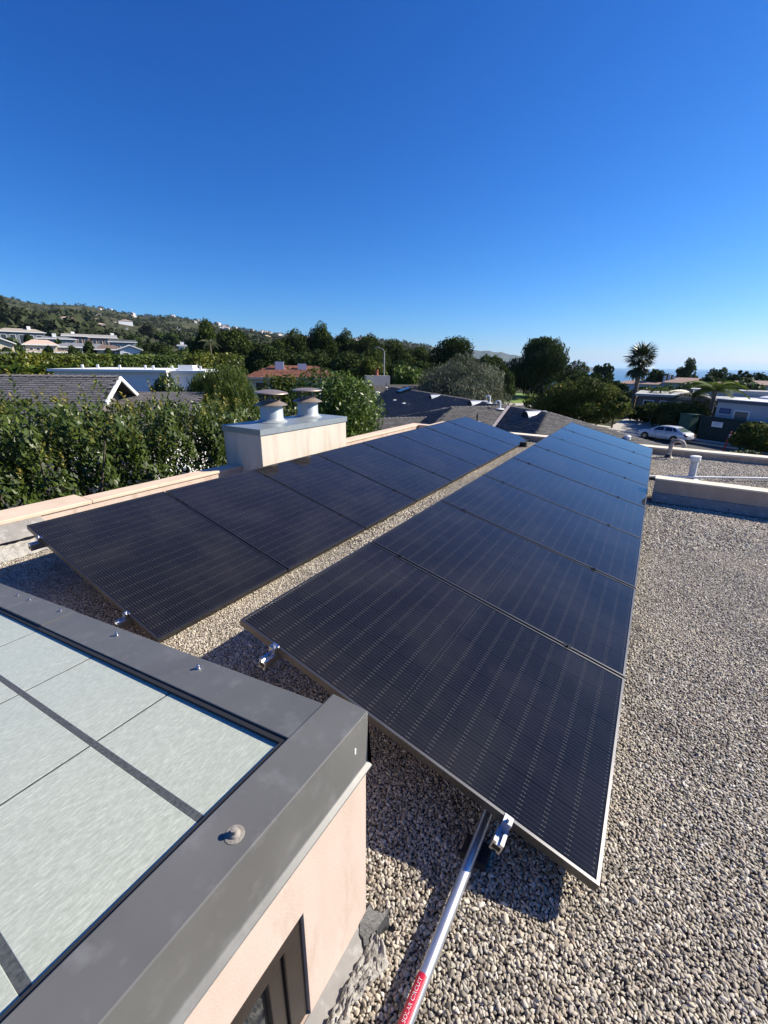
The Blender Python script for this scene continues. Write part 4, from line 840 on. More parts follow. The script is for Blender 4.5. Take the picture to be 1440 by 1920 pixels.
# clipped hedges and banana plants behind it
def clipped(label, px0, px1, top, bot, r, m, n, rg, dpt=1.6, size=.10, ragged=.08):
    c, rt, f, w, zt, zb = facing_box(px0, px1, top, bot, r); w *= 1.08; zg_ = zgf(*c); h = zt - zg_; o = thing('clipped_hedge', label, 'hedge', (c[0], c[1], zg_))
    o.rotation_euler = (0, 0, math.atan2(rt[1], rt[0])); u = rg.uniform(-.5, .5, n); k = rg.random(n); top_ = k < .22
    z = np.where(top_, h, h - rg.random(n) ** .8 * min(h, 3.6)); v = np.where(top_, rg.uniform(0, dpt, n), 0) ; z = z + rg.normal(0, ragged, n); v = v + rg.normal(0, ragged, n) + .12 * np.sin(u * w * 1.7)
    C = np.stack([u * w, v, z], -1); nr = np.where(top_[:, None], [0, 0, 1.], [0, -1., .3]) + rg.normal(0, .5, (n, 3)); s = size * rg.uniform(.6, 1.3, n)
    tint = np.clip(rg.normal(.5, .2, n) + .25 * np.sin(u * w * .9 + 1), 0, 1)
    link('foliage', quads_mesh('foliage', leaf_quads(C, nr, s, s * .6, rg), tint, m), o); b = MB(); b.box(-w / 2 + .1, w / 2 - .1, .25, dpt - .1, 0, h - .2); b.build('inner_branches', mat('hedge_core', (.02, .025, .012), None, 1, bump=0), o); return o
clipped('yellow green clipped hedge beyond the brown grey shingle roof', -60, 178, 668, 700, 48, L_yel, 14000, rng, ragged=.16, size=.13)
clipped('neat green clipped hedge standing behind the white flat roof', 186, 328, 668, 694, 50, L_bright, 12000, rng)
clipped('loose yellowish hedge between the white flat roof and the dark pines', 330, 450, 671, 696, 52, L_yel, 6000, rng, ragged=.25, size=.16)
def banana(label, px, top, r, hgt, rg, m=L_palm2, n=13, ll=1.7, grp='big-leaved plants in front of the yellow hedge'):
    p = gr(px, top, r); zb = p[2] - hgt; o = thing('banana_plant', label, 'plant', (p[0], p[1], zb), 0, grp); V = []; Fq = []; T = []
    for i in range(n):
        a = rg.uniform(0, 6.28); e = rg.uniform(.5, 1.2); L = ll * rg.uniform(.7, 1.1); z0 = hgt - ll * .8; pts = []
        for t in np.linspace(0, 1, 6):
            pts.append(np.array([math.cos(a) * L * t * math.cos(e), math.sin(a) * L * t * math.cos(e), z0 + L * (t * math.sin(e) - .45 * t * t * (1.3 - e * .5))]))
        sd = np.array([-math.sin(a), math.cos(a), 0]); b0 = len(V); tn = rg.random()
        for t, q in zip(np.linspace(0, 1, 6), pts):
            wv = .22 * math.sin(math.pi * min(.97, t * .85 + .12)); V += [q - sd * wv + [0, 0, .05], q, q + sd * wv + [0, 0, .05]]; T += [tn] * 3
        for k in range(5):
            for j in range(2): Fq.append((b0 + k * 3 + j, b0 + k * 3 + j + 1, b0 + k * 3 + j + 4, b0 + k * 3 + j + 3))
    link('leaves', np_mesh('leaves', V, Fq, 4, m, T, smooth=True), o); b = MB(); b.tube([(0, 0, -1), (0, 0, hgt - ll * .6)], [.14, .09], 7); b.build('stem', M_trunkp, o)
for px_, tp in ((20, 671), (62, 669), (88, 668), (112, 667), (134, 672), (176, 664), (188, 672), (322, 672)): banana('big-leaved banana plant in front of the clipped hedges', px_, tp, 45, 3.4, rng)

# garden trees between the houses
tree('garden_tree', 'round tree of fine bright green blades behind the shrubs', 'tree', 402, 684, 150, 21, L_fine, 26000, .17, np.random.default_rng(7), lift=.8, lob=.5, nl=16, aspect=.10, out=.3, updir=np.array([0, 0, 1.4]), shell=.5)
tree('garden_tree', 'small light green tree in front of the white flat roof', 'tree', 302, 699, 86, 24, L_mid, 9000, .09, np.random.default_rng(8), lift=1.0, nl=14, aspect=.5)
tree('laurel_bush', 'big rounded bush of light glossy leaves behind the chimney flues', 'bush', 625, 704, 205, 16.5, L_glossy, 30000, .078, np.random.default_rng(9), lift=.2, nl=18, lob=.5, aspect=.42)
tree('laurel_bush', 'olive green bush in front of the terracotta roof', 'bush', 535, 700, 95, 24, L_orange, 9000, .10, np.random.default_rng(10), lift=.3, nl=12, lob=.5)
tree('garden_tree', 'light green leafy tree beside the grey chimney with red pot', 'tree', 765, 690, 80, 58, L_bright, 5500, .24, np.random.default_rng(12), lift=1)
tree('garden_tree', 'dull brown green tree left of the lamp post', 'tree', 690, 668, 70, 66, L_orange, 5000, .26, np.random.default_rng(13), lift=1)
tree('olive_tree', 'large rounded grey green olive tree behind the shingled roof', 'tree', 872, 664, 178, 46, L_olive, 42000, .17, np.random.default_rng(14), lift=-.6, lob=.40, nl=34, aspect=.22, out=.4, updir=np.array([0, 0, .8]))
tree('dark_tree', 'dark dense tree standing behind the sunny lawn', 'tree', 1020, 638, 148, 100, L_dark, 48000, .30, np.random.default_rng(15), lift=-1.0, lob=.36, nl=30, aspect=.3, updir=np.array([0, 0, 1.]))
tree('bronze_bush', 'broad bush with yellowish tips beside the driveway', 'tree', 1086, 706, 176, 58, L_orange, 42000, .14, np.random.default_rng(16), lift=-.6, lob=.34, nl=36)
tree('bronze_bush', 'smaller thin bush with bare lower stems at the driveway edge', 'tree', 1166, 736, 66, 57, L_orange, 4500, .17, np.random.default_rng(17), lift=1.9, lob=.5, nl=9, r0=.09)
tree('dark_tree', 'dark shrub behind the broad yellowish bush', 'tree', 1100, 692, 90, 85, L_dark, 7000, .32, np.random.default_rng(18), lift=.5)
PG = 'dark pines behind the terracotta roof'
for i, (px_, tp, w_, r_, lb) in enumerate(((393, 602, 58, 96, 'tall dark pine with a narrow crown above the clipped hedges'), (445, 614, 74, 92, 'broad dark pine beside the narrow tall one'),
        (548, 611, 78, 104, 'tall dark pine behind the terracotta roof, leftmost of the high group'), (602, 606, 64, 106, 'highest dark pine above the terracotta roof'), (648, 617, 62, 108, 'dark pine with rounded top right of the highest pine'),
        (695, 630, 84, 104, 'broad dark pine behind the lamp post'), (748, 638, 78, 110, 'dark pine right of the lamp post'), (790, 648, 60, 112, 'small dark pine between the lamp post and the olive tree'), (848, 635, 92, 96, 'dark pine rising above the olive tree'), (912, 664, 78, 92, 'low dark pine between the olive tree and the lawn tree'))):
    tree('pine_tree', lb, 'tree', px_, tp, w_, r_, L_pine, 22000, .25, np.random.default_rng(200 + i), zfrac=.06, lob=.40, nl=24, aspect=.45, group=PG)
for i, (px_, tp, w_, r_, lb) in enumerate(((500, 648, 96, 84, 'low dark tree at the left end of the terracotta roof'), (575, 652, 110, 86, 'low dark tree behind the terracotta roof chimneys'), (655, 655, 100, 82, 'low dark tree at the right end of the terracotta roof'), (735, 668, 90, 84, 'low dark tree behind the light green tree by the lamp post'), (800, 672, 80, 78, 'low dark tree just left of the olive tree'),
        (345, 652, 70, 120, 'dark green tree above the neat clipped hedge'), (300, 640, 60, 150, 'dark green tree beside the white gabled village house'), (470, 640, 60, 110, 'dark tree between the two pine groups'), (940, 690, 60, 80, 'low dark tree touching the right side of the olive tree'))):
    tree('dark_tree', lb, 'tree', px_, tp, w_, r_, L_dark, 15000, .25, np.random.default_rng(300 + i), zfrac=.0, lob=.38, nl=26)
for i, (px_, tp, w_, r_, n_, lb) in enumerate(((1132, 678, 48, 150, 2600, 'loose round tree left of the tall palm'), (1230, 690, 40, 130, 1500, 'grey green tree just behind the tall palm'), (1290, 671, 46, 160, 2000, 'airy rounded tree against the sea'), (1352, 686, 50, 165, 2000, 'spreading tree behind the feather palm against the sea'), (1390, 692, 40, 170, 1700, 'small dark tree against the sea right of the feather palm'), (1430, 690, 34, 150, 1300, 'lopsided tree above the grey flat roofs'), (1370, 702, 44, 120, 1500, 'low hedge-like tree above the grey flat roofs'))):
    tree('coastal_tree', lb, 'tree', px_, tp, w_, r_, L_dark, n_, .40, np.random.default_rng(400 + i), zfrac=.1, lob=.26, nl=20, aspect=.55, group='trees on the seaward slope')
for i, (px_, tp, w_, r_, lb) in enumerate(((1235, 722, 60, 95, 'dark leafy shrub at the foot of the tall palm'), (1262, 752, 80, 62, 'dark shaded shrub at the end of the driveway'), (1310, 755, 80, 60, 'dark shaded shrub between the driveway and the site office'), (1452, 794, 84, 46, 'leafy green bush in front of the dark green screen fence'), (1436, 850, 80, 40, 'low sunny bush at the near end of the screen fence'))):
    tree('shrub', lb, 'bush', px_, tp, w_, r_, [L_mid, L_dark, L_dark, L_orange, L_mid][i], 5000, [.28, .2, .2, .13, .12][i], np.random.default_rng(500 + i), zfrac=.0, nl=12)

# palms
def fan_palm(label, px, top, r, crown_px, rg):
    az_, _ = azel(px, 700); ar = math.radians(az_); x, y = r * math.sin(ar), r * math.cos(ar); zb = zgf(x, y); p = gr(px, top, r); R_ = crown_px / 2 * depth(p) / F; zc = p[2] - zb - R_ * .95
    o = thing('fan_palm', label, 'palm tree', (x, y, zb)); b = MB(); b.tube([(0, 0, -.3), (.1, 0, zc * .5), (0, 0, zc)], [R_ * .14, R_ * .11, R_ * .13], 10); b.build('trunk', M_trunkp, o, smooth=True)
    V = []; T = []; Fc = []; n = 11
    V.append((0, 0, 0)); V.append((R_ * .5, 0, 0)); fan = MB(); fan.tube([(0, 0, 0), (R_ * .32, 0, .05)], R_ * .012, 4)
    for k in range(n):
        a = (k - (n - 1) / 2) * .24; L = R_ * .70 * (1 - .12 * abs(k - 5) / 5); d = np.array([math.cos(a), math.sin(a), -.06 * abs(k - 5)]); s = np.array([-math.sin(a), math.cos(a), 0]) * L * .06; c0 = np.array([R_ * .30, 0, .05])
        fan.poly([c0, c0 + d * L * .6 + s, c0 + d * L - [0, 0, L * .12], c0 + d * L * .6 - s])
    me = fan.mesh('frond', L_palm); at = me.attributes.new('tint', 'FLOAT', 'POINT'); at.data.foreach_set('value', np.clip(rg.normal(.4, .2, len(me.vertices)), 0, 1).astype(np.float32))
    for i in range(58):
        f_ = link('frond', me, o); e = 1.35 - 2.75 * (i / 57); f_.location = (0, 0, zc + rg.uniform(-.1, .2) - (.25 * R_ if i > 40 else 0)); f_.rotation_euler = (rg.normal(0, .4), -e + rg.normal(0, .12), i * 2.4 + rg.normal(0, .2)); f_.scale = (rg.uniform(.72, 1.08),) * 3
    return o
fan_palm('tall fan palm with shaggy round crown against the sea', 1197, 639, 84, 70, np.random.default_rng(31))
def feather_palm(label, px, top, r, crown_px, rg, m, n=17, grp=None):
    az_, _ = azel(px, 700); ar = math.radians(az_); x, y = r * math.sin(ar), r * math.cos(ar); zb = zgf(x, y); p = gr(px, top, r); R_ = crown_px / 2 * depth(p) / F; zc = p[2] - zb - R_ * .55
    o = thing('feather_palm', label, 'palm tree', (x, y, zb), 0, grp); b = MB(); b.tube([(0, 0, -.3), (0, 0, zc * .5), (0, 0, zc)], [R_ * .09, R_ * .07, R_ * .06], 9); b.build('trunk', M_trunkp, o, smooth=True)
    fr_ = MB(); K = 22; pts = [np.array([R_ * t, 0, R_ * (.55 * t - .85 * t * t)]) for t in np.linspace(0, 1, K)]; fr_.tube(pts[::3], R_ * .012, 4)
    for i in range(2, K):
        L = R_ * .30 * math.sin(math.pi * (i / K * .8 + .15))
        for sg in (1, -1):
            d = np.array([.45, sg * .8, -.25]); d /= np.linalg.norm(d); wv = np.array([R_ * .018, 0, 0]); fr_.poly([pts[i] - wv, pts[i] + wv, pts[i] + d * L + wv * .2 - [0, 0, L * .2], pts[i] + d * L - wv * .2 - [0, 0, L * .2]])
    me = fr_.mesh('frond', m); at = me.attributes.new('tint', 'FLOAT', 'POINT'); at.data.foreach_set('value', np.clip(rg.normal(.5, .25, len(me.vertices)), 0, 1).astype(np.float32))
    for i in range(n):
        f_ = link('frond', me, o); f_.location = (0, 0, zc); f_.rotation_euler = (rg.normal(0, .15), rg.uniform(-.75, .35), i * 2.4 + rg.normal(0, .2)); f_.scale = (rg.uniform(.8, 1.1),) * 3
    return o
feather_palm('bright feather palm with arching fronds in front of the grey flat roofs', 1350, 702, 58, 110, np.random.default_rng(33), L_palm2)
feather_palm('dark feather palm beside the dark garden wall', 1312, 716, 60, 100, np.random.default_rng(34), L_palm)
feather_palm('small yellowish palm in front of the low brown house', 1246, 718, 78, 44, np.random.default_rng(35), L_palm2)
feather_palm('pale feather palm standing in front of the tall dark pine', 400, 632, 80, 40, np.random.default_rng(36), leafmat('pale_palm', (.09, .11, .05), (.17, .19, .09), (.25, .26, .14), .5, .3))

# ------------------------------------------------------------------ village on the slope to the left
def village_house(name, label, px0, px1, top, eave, base, r, roofm, wallm, kind='gable', yaw=0., nwin=4, dp=8, chim=None, fascia=True, group='houses on the hillside to the left'):
    pm = gr((px0 + px1) / 2, eave, r); w = (px1 - px0) * depth(pm) / F; f = pm[:2] / np.linalg.norm(pm[:2]); zt = gr((px0 + px1) / 2, top, r)[2]; zb = min(gr((px0 + px1) / 2, base, r)[2], zgf(pm[0], pm[1])) - .5; ze_ = pm[2]
    o = thing(name, label, 'house', (pm[0], pm[1], zb), math.atan2(-f[0], f[1]) + yaw, group); W = w / 2; he = ze_ - zb; ht = max(zt - zb, he + .3)
    b = MB(); b.box(-W + .4, W - .4, 0, dp, 0, he - .05); b.build('wall', wallm, o)
    ov = .5; b = MB()
    if kind == 'flat': b.box(-W, W, -ov, dp + ov, he, ht)
    elif kind == 'front':                         # gable faces the camera
        b.prism([(-W - .2, -ov, he - .1), (0, -ov, ht), (W + .2, -ov, he - .1), (W + .2, -ov, he + .1), (0, -ov, ht + .22), (-W - .2, -ov, he + .1)], (0, dp + 2 * ov, 0))
        g = MB(); g.poly([(-W + .4, .01, he - .06), (W - .4, .01, he - .06), (0, .01, ht - .1)]); g.build('gable', wallm, o)
    else:
        ins = min(W * .6, dp * .4) if kind == 'hip' else 0
        e0, e1 = (-W - .2, -ov, he), (W + .2, -ov, he); e2, e3 = (W + .2, dp + ov, he), (-W - .2, dp + ov, he); r0, r1 = (-W - .2 + ins, dp / 2, ht), (W + .2 - ins, dp / 2, ht)
        b.poly([e0, e1, r1, r0]); b.poly([e2, e3, r0, r1]); b.poly([e1, e2, r1]); b.poly([e3, e0, r0])
    b.build('roof', roofm, o)
    if fascia and kind != 'front': b = MB(); b.box(-W - .25, W + .25, -ov - .06, -ov - .01, he - .22, he + .06); b.build('fascia', M_whitep, o)
    if kind == 'front':
        for sg in (1, -1): b = MB(); b.prism([(0, -ov - .05, ht + .23), (0, -ov - .05, ht - .05), (sg * (W + .22), -ov - .05, he - .15), (sg * (W + .22), -ov - .05, he + .1)], (0, .04, 0)); b.build('bargeboard', M_whitep, o)
    for i in range(nwin):
        u = -W + .8 + (2 * W - 1.6) * (i + .5) / nwin; ww = min(1.1, (2 * W - 1.6) / nwin * .32); z0, z1 = he * .30, he * .86
        b = MB(); b.box(u - ww, u + ww, -.06, -.005, z0, z1); wn_ = b.build('window', M_whitep, o); b = MB(); b.box(u - ww + .12, u + ww - .12, -.075, -.062, z0 + .12, z1 - .12); b.build('pane', M_glassd, wn_)
    if chim: b = MB(); b.box(chim * W - .6, chim * W + .6, dp * .3, dp * .3 + 1, he, ht + .9); b.build('chimney', M_whitep, o)
    return o
R_grey = mat('slate_grey_roof', (.20, .21, .22), (.15, .16, .17), .9, scale=.8); R_beige = mat('beige_roof', (.36, .31, .25), (.30, .26, .21), .9, scale=.8); R_pink = mat('pink_tile_roof', (.58, .43, .34), (.50, .36, .28), .9, scale=.8)
R_brown = mat('brown_roof', (.17, .12, .09), (.13, .09, .07), .9, scale=.8); R_white = mat('white_gravel_roof', (.62, .57, .52), (.54, .50, .45), .9, scale=.8)
W_grey = mat('grey_wall', (.22, .24, .26), None, .9); W_pink = mat('pinkish_wall', (.58, .44, .36), None, .9); W_cream = mat('cream_wall', (.66, .58, .42), None, .9); W_brown = mat('brown_wall', (.20, .12, .085), None, .9)
VH = 'hillside_house'
village_house(VH, 'beige roofed house with white chimney below the wooded hill', 2, 76, 615, 622, 632, 230, R_beige, W_grey, 'hip', chim=.35, nwin=5)
village_house(VH, 'cream gabled house with brown roof above the yellow hedge', -22, 22, 634, 644, 652, 140, R_brown, W_cream, 'front', nwin=2)
village_house(VH, 'house with pale pink roof and cream walls', 50, 103, 636, 646, 662, 150, R_pink, W_cream, 'hip', nwin=4, chim=.0)
village_house(VH, 'long low grey roofed house with white fascia', 76, 137, 630, 635, 645, 200, R_grey, W_grey, 'hip', nwin=5, chim=-.1)
village_house(VH, 'long slate grey house with white porch posts', 108, 204, 643, 651, 664, 158, R_grey, W_grey, 'hip', nwin=8)
village_house(VH, 'brown walled house with pale flat roof', 120, 166, 626, 630, 640, 225, R_white, W_brown, 'flat', nwin=4, chim=-.2)
village_house(VH, 'brown house with broad pale flat roof and chimney', 170, 216, 628, 633, 643, 212, R_white, W_brown, 'flat', nwin=4, chim=.7)
village_house(VH, 'grey house with thin white roof edge', 207, 253, 637, 641, 650, 190, R_grey, W_grey, 'flat', nwin=5)
village_house(VH, 'white gabled house with grey roof behind the neat hedge', 224, 264, 648, 656, 670, 138, R_brown, M_whitewall, 'front', nwin=2)
village_house(VH, 'brown roofed house left of the white gabled house', 182, 226, 646, 655, 668, 142, R_brown, W_grey, 'hip', nwin=4)
village_house(VH, 'white boxy house with tall chimney among trees', 333, 349, 646, 648, 662, 172, R_white, M_whitewall, 'flat', nwin=2, chim=.1)
village_house(VH, 'dark slate roof just behind the yellow hedge', -4, 36, 659, 665, 676, 96, R_grey, W_grey, 'hip', nwin=3)
village_house(VH, 'pinkish low wall house under the slate grey house', 60, 130, 657, 660, 668, 135, R_pink, W_pink, 'flat', nwin=5)
for i, (a, b_, t_, e2, bs, lb) in enumerate(((114, 138, 593, 596, 601, 'cream hillside villa, highest of the cluster by the eucalyptus slope'), (118, 133, 602, 604, 608, 'cream villa just below the highest villa'), (139, 152, 604, 606, 611, 'pale pink villa on its own beside the cluster'), (173, 197, 605, 608, 613, 'cream villa by the bare brown patch on the hill'), (234, 240, 612, 613, 616, 'tiny cream villa above the grassy bank'))):
    village_house('hillside_villa', lb, a, b_, t_, e2, bs, 620, R_pink, W_cream, 'hip', nwin=3, dp=14, fascia=False, group='villas on the hill')
# terracotta house beyond the laurel bush
h3 = village_house('terracotta_house', 'house with terracotta tile roof and two white chimneys in front of the pines', 462, 642, 686, 708, 735, 62, M_under, W_cream, 'hip', nwin=4, dp=9, group=None)
for ch_o in list(h3.children):
    if ch_o.name.startswith('roof'): roof_me = ch_o
pm = np.array(h3.location); W = 180 * depth(gr(552, 708, 62)) / F / 2; rz = h3.rotation_euler.z
def loc2w(x, y, z): return np.array([pm[0] + x * math.cos(rz) - y * math.sin(rz), pm[1] + x * math.sin(rz) + y * math.cos(rz), pm[2] + z])
polys = [[np.array(roof_me.data.vertices[i].co) for i in p.vertices] for p in roof_me.data.polygons]
for q in polys:
    if len(q) >= 3: shingles([tuple(np.array(v)) for v in q], M_terra, rng, tabw=.34, exp=.36, th=.06, name='tiles', parent=roof_me)
for u, t_ in ((525, 678), (567, 682)):
    p = gr(u, 700, 65); zt = gr(u, t_, 65)[2]; b = MB(); b.box(-.6, .6, -.4, .4, -1.6, zt - p[2]); o = b.build('chimney', M_whitep, None); o.parent = h3; o.matrix_parent_inverse = Matrix.Translation((0, 0, 0)); v = np.array([p[0] - pm[0], p[1] - pm[1]]); o.location = (v[0] * math.cos(-rz) - v[1] * math.sin(-rz), v[0] * math.sin(-rz) + v[1] * math.cos(-rz), p[2] - pm[2])

# small pale houses along the ridge
hb = MB(); hb.box(-7, 7, -5, 5, -4, 5); me_w = hb.mesh('wall', M_whitewall); hr = MB(); hr.prism([(-7.6, -5.5, 5), (7.6, -5.5, 5), (0, -5.5, 7.6)], (0, 11, 0)); me_r = hr.mesh('roof', R_pink)
rg = np.random.default_rng(77)
for i in range(64):
    a = rg.uniform(-64, -31); rr = rg.choice([1490, 1490, 1440, 1380, 1300]) if i < 50 else rg.uniform(700, 1200); ar = math.radians(a); x, y = rr * math.sin(ar), rr * math.cos(ar)
    o = thing('ridge_house', 'small pale house on the far ridge', 'house', (x, y, zgf(x, y)), rg.uniform(0, 3), 'pale houses scattered along the far ridge'); s = rg.uniform(.5, 1.0); o.scale = (s * rg.uniform(.8, 1.5), s, s)
    link('wall', me_w, o); link('roof', me_r, o)
# woods and scrub covering the hills (reads as one mass)
def woods():
    rg = np.random.default_rng(88); n = 5200; a = rg.uniform(-76, -26, n); u = rg.random(n); rr = 260 + 1250 * u ** 1.1
    dens = np.sin(np.radians(a) * 23 + rr * .006) + np.sin(rr * .013 + a * .4) + rg.normal(0, .7, n); near_left = (a < -64) & (rr < 900)
    k = (dens > -.1) | near_left | (rr > 1440); a, rr = a[k], rr[k]; n = len(a); ar = np.radians(a); X, Y = rr * np.sin(ar), rr * np.cos(ar); Z = zg(X, Y)
    K = 26; hgt = rg.uniform(3, 8, n) * np.where((a < -64) & (rr < 900), 1.8, 1) ; C = np.repeat(np.stack([X, Y, Z + hgt * .5], -1), K, 0); d = rg.normal(size=(n * K, 3)); d /= np.linalg.norm(d, axis=1, keepdims=True)
    sc = np.repeat(np.stack([hgt * .65, hgt * .65, hgt * .55], -1), K, 0); C = C + d * sc * rg.uniform(.5, 1.05, (n * K, 1)); s = np.repeat(hgt, K) * rg.uniform(.14, .26, n * K)
    V = leaf_quads(C, d + rg.normal(0, .4, (n * K, 3)), s, s * .7, rg); tint = np.clip(np.repeat(rg.random(n), K) * .7 + rg.normal(.1, .12, n * K), 0, 1)
    o = link('hillside_woods', quads_mesh('hillside_woods', V, tint, L_far)); tag(o, 'scrub and trees covering the far hillside', 'woods', kind='stuff')
    # thick growth around the village
    n = 900; a = rg.uniform(-76, -30, n); rr = rg.uniform(95, 300, n); k = (np.sin(a * .9) + np.sin(rr * .09 + a) + rg.normal(0, .5, n)) > .2; a, rr = a[k], rr[k]; n = len(a)
    ar = np.radians(a); X, Y = rr * np.sin(ar), rr * np.cos(ar); Z = zg(X, Y); hgt = rg.uniform(1.2, 3.4, n); K = 60
    C = np.repeat(np.stack([X, Y, Z + hgt * .45], -1), K, 0); d = rg.normal(size=(n * K, 3)); d /= np.linalg.norm(d, axis=1, keepdims=True); sc = np.repeat(np.stack([hgt * .9, hgt * .9, hgt * .6], -1), K, 0)
    C = C + d * sc * rg.uniform(.6, 1.05, (n * K, 1)); s = np.repeat(hgt, K) * rg.uniform(.10, .2, n * K); V = leaf_quads(C, d + rg.normal(0, .4, (n * K, 3)), s, s * .7, rg)
    o = link('hillside_shrubs', quads_mesh('hillside_shrubs', V, np.clip(np.repeat(rg.random(n), K) * .8 + rg.normal(.05, .1, n * K), 0, 1), L_mid)); tag(o, 'green shrubs growing between the hillside houses', 'shrubs', kind='stuff')
woods()
for i, (px_, tp, w_, r_, lb) in enumerate(((12, 556, 46, 520, 'tall eucalyptus at the hilltop edge'), (60, 575, 40, 480, 'tall eucalyptus beside the cream villas'), (95, 585, 34, 430, 'eucalyptus just left of the cream villas'), (35, 590, 50, 380, 'broad eucalyptus above the beige roofed house'), (165, 612, 26, 330, 'round tree above the brown house with pale roof'), (285, 608, 30, 420, 'flat topped dark pine on the far slope'), (255, 628, 34, 260, 'dark round tree behind the thin white roof edge'), (320, 622, 44, 300, 'broad tree on the slope above the white boxy house'), (362, 632, 30, 210, 'dark tree left of the narrow tall pine'), (28, 632, 30, 180, 'leafy tree in front of the beige roofed house'), (285, 655, 40, 130, 'bright leafy tree beside the white gabled house'), (45, 658, 30, 118, 'dark round bush above the yellow hedge'), (92, 648, 18, 128, 'small tree in front of the pale pink roof'), (140, 650, 20, 130, 'small tree in front of the slate grey house'), (112, 636, 16, 165, 'small tree by the long low grey roof'), (172, 640, 20, 150, 'leafy tree above the slate grey house'), (208, 655, 22, 120, 'dark bush left of the white gabled house'), (62, 628, 16, 190, 'small dark tree beside the beige roofed house'), (15, 652, 26, 116, 'dark bush below the cream gabled house'), (385, 660, 60, 88, 'bushy tree at the foot of the narrow tall pine'), (440, 665, 60, 84, 'bushy tree below the broad pine'))):
    tree('hillside_tree', lb, 'tree', px_, tp, w_, r_, L_mid if i in (9, 10) else (L_far if i < 6 else L_dark), 3500, .0055 * r_ * (.5 if r_ < 250 else .4), np.random.default_rng(600 + i), zfrac=.05, lob=.42, nl=14, group='trees on the hillside to the left')

# ------------------------------------------------------------------ right side: houses, site office, fence, car
def right_block(name, label, px0, px1, top, eave, base, r, roofm, wallm, kind='flat', nwin=3, yaw=0., dp=9, chim=None, fascia=False):
    return village_house(name, label, px0, px1, top, eave, base, r, roofm, wallm, kind, yaw, nwin, dp, chim, fascia, None)
W_taupe = mat('taupe_wall', (.17, .14, .12), (.14, .115, .10), .9); M_faded = mat('faded_tile', (.30, .20, .16), (.24, .16, .125), .95, scale=.6, bscale=4, bump=.4, bdist=.05); R_flat = mat('grey_flat_roof', (.40, .40, .39), (.34, .34, .33), .9, scale=.5)
o = right_block('flat_roofed_villa', 'low dark brown house with flat roofs behind the dark garden wall', 1198, 1300, 741, 744, 790, 74, R_flat, W_taupe, nwin=3, dp=10)
o = right_block('flat_roofed_villa', 'wide house with grey flat roofs and white roof dome above the site office', 1296, 1560, 752, 757, 800, 66, R_flat, W_taupe, nwin=6, dp=12)
hh_ = max(v.co.z for v in [c for c in o.children if c.name.startswith('roof')][0].data.vertices)
b = MB(); b.lathe([(1.1, 0), (1.0, .15), (.5, .3), (.02, .36)], 16, (.6, 5.5, hh_)); b.build('roof_dome', M_whitep, o, smooth=True); b = MB(); b.box(-8, 6, 7.5, 11.5, hh_ + .002, hh_ + .75); b.build('upper_roof', R_flat, o)
o = right_block('tiled_villa', 'pale villa with terracotta roof behind the tall palm', 1165, 1245, 713, 720, 742, 125, M_faded, M_whitewall, 'hip', nwin=4, dp=10)
o = right_block('tiled_villa', 'terracotta roofed villa with cluster of pale chimneys by the sea', 1250, 1330, 709, 718, 738, 120, M_faded, W_cream, 'hip', nwin=4, dp=10)
for i in range(3): b = MB(); b.box(-5 + i * .9, -4.5 + i * .9, 3, 3.6, 3, 5.9 + (i == 1) * .25); b.build('chimney', M_whitewall, o)
o = right_block('tiled_villa', 'red roofed villa partly hidden behind the bright feather palm', 1350, 1460, 714, 721, 742, 115, M_faded, W_cream, 'hip', nwin=4, dp=10)
for i, (px_, tp, w_, r_, m_, lb) in enumerate(((1215, 728, 70, 88, L_mid, 'green shrub in front of the pale villa'), (1285, 722, 60, 100, L_mid, 'green shrub below the pale chimneys'), (1340, 720, 60, 90, L_orange, 'yellowish shrub behind the bright feather palm'), (1420, 718, 70, 92, L_mid, 'leafy hedge behind the grey flat roofs'), (1160, 715, 50, 105, L_dark, 'dark tree left of the tall palm trunk'), (1225, 756, 60, 66, L_dark, 'dark shrub in front of the low brown house'), (1290, 765, 70, 58, L_dark, 'dark shrub under the dark feather palm'), (1330, 762, 50, 57, L_dark, 'dark shrub against the site office end'), (1255, 700, 36, 135, L_dark, 'small dark tree beside the pale villa'), (1325, 700, 40, 110, L_mid, 'rounded green tree beside the pale chimneys'), (1400, 704, 60, 105, L_mid, 'spreading green tree in front of the red roofed villa'))):
    tree('shrub', lb, 'bush', px_, tp, w_, r_, m_, 4500, .0045 * r_ * .6, np.random.default_rng(700 + i), zfrac=0, nl=12)
# site office trailer behind a dark green screen fence
FA = gz(1304, 822, -5.15)[:2]; FB = gz(1440, 845, -5.15)[:2]; fd = (FB - FA) / np.linalg.norm(FB - FA); fn_ = np.array([-fd[1], fd[0]])
if fn_ @ FA < 0: fn_ = -fn_
fz = -5.15; zt_f = gy(1340, 794, FA[1] + 1)[2]
fe = thing('screen_fence', 'dark green fabric screen fence in front of the site office', 'fence', (FA[0], FA[1], fz), math.atan2(fd[1], fd[0])); Lf = 11.0; hf = 2.35
M_screen = mat('green_screen_fabric', (.006, .022, .020), (.010, .030, .026), .85, scale=3, bscale=5, bump=.5, bdist=.05)
b = MB(); nsg = 44
for k in range(nsg):
    x0, x1 = Lf * k / nsg, Lf * (k + 1) / nsg; b.poly([(x0, .03 * math.sin(x0 * 5), .03), (x1, .03 * math.sin(x1 * 5), .03), (x1, .03 * math.sin(x1 * 5), hf), (x0, .03 * math.sin(x0 * 5), hf)])
b.build('fabric', M_screen, fe, smooth=True)
for k in range(5): b = MB(); b.tube([(k * 2.6, .08, 0), (k * 2.6, .08, hf + .08)], .03, 8); b.build('post', M_galv, fe)
b = MB(); b.tube([(0, .08, hf - .02), (Lf, .08, hf - .02)], .022, 8); b.build('rail', M_galv, fe)
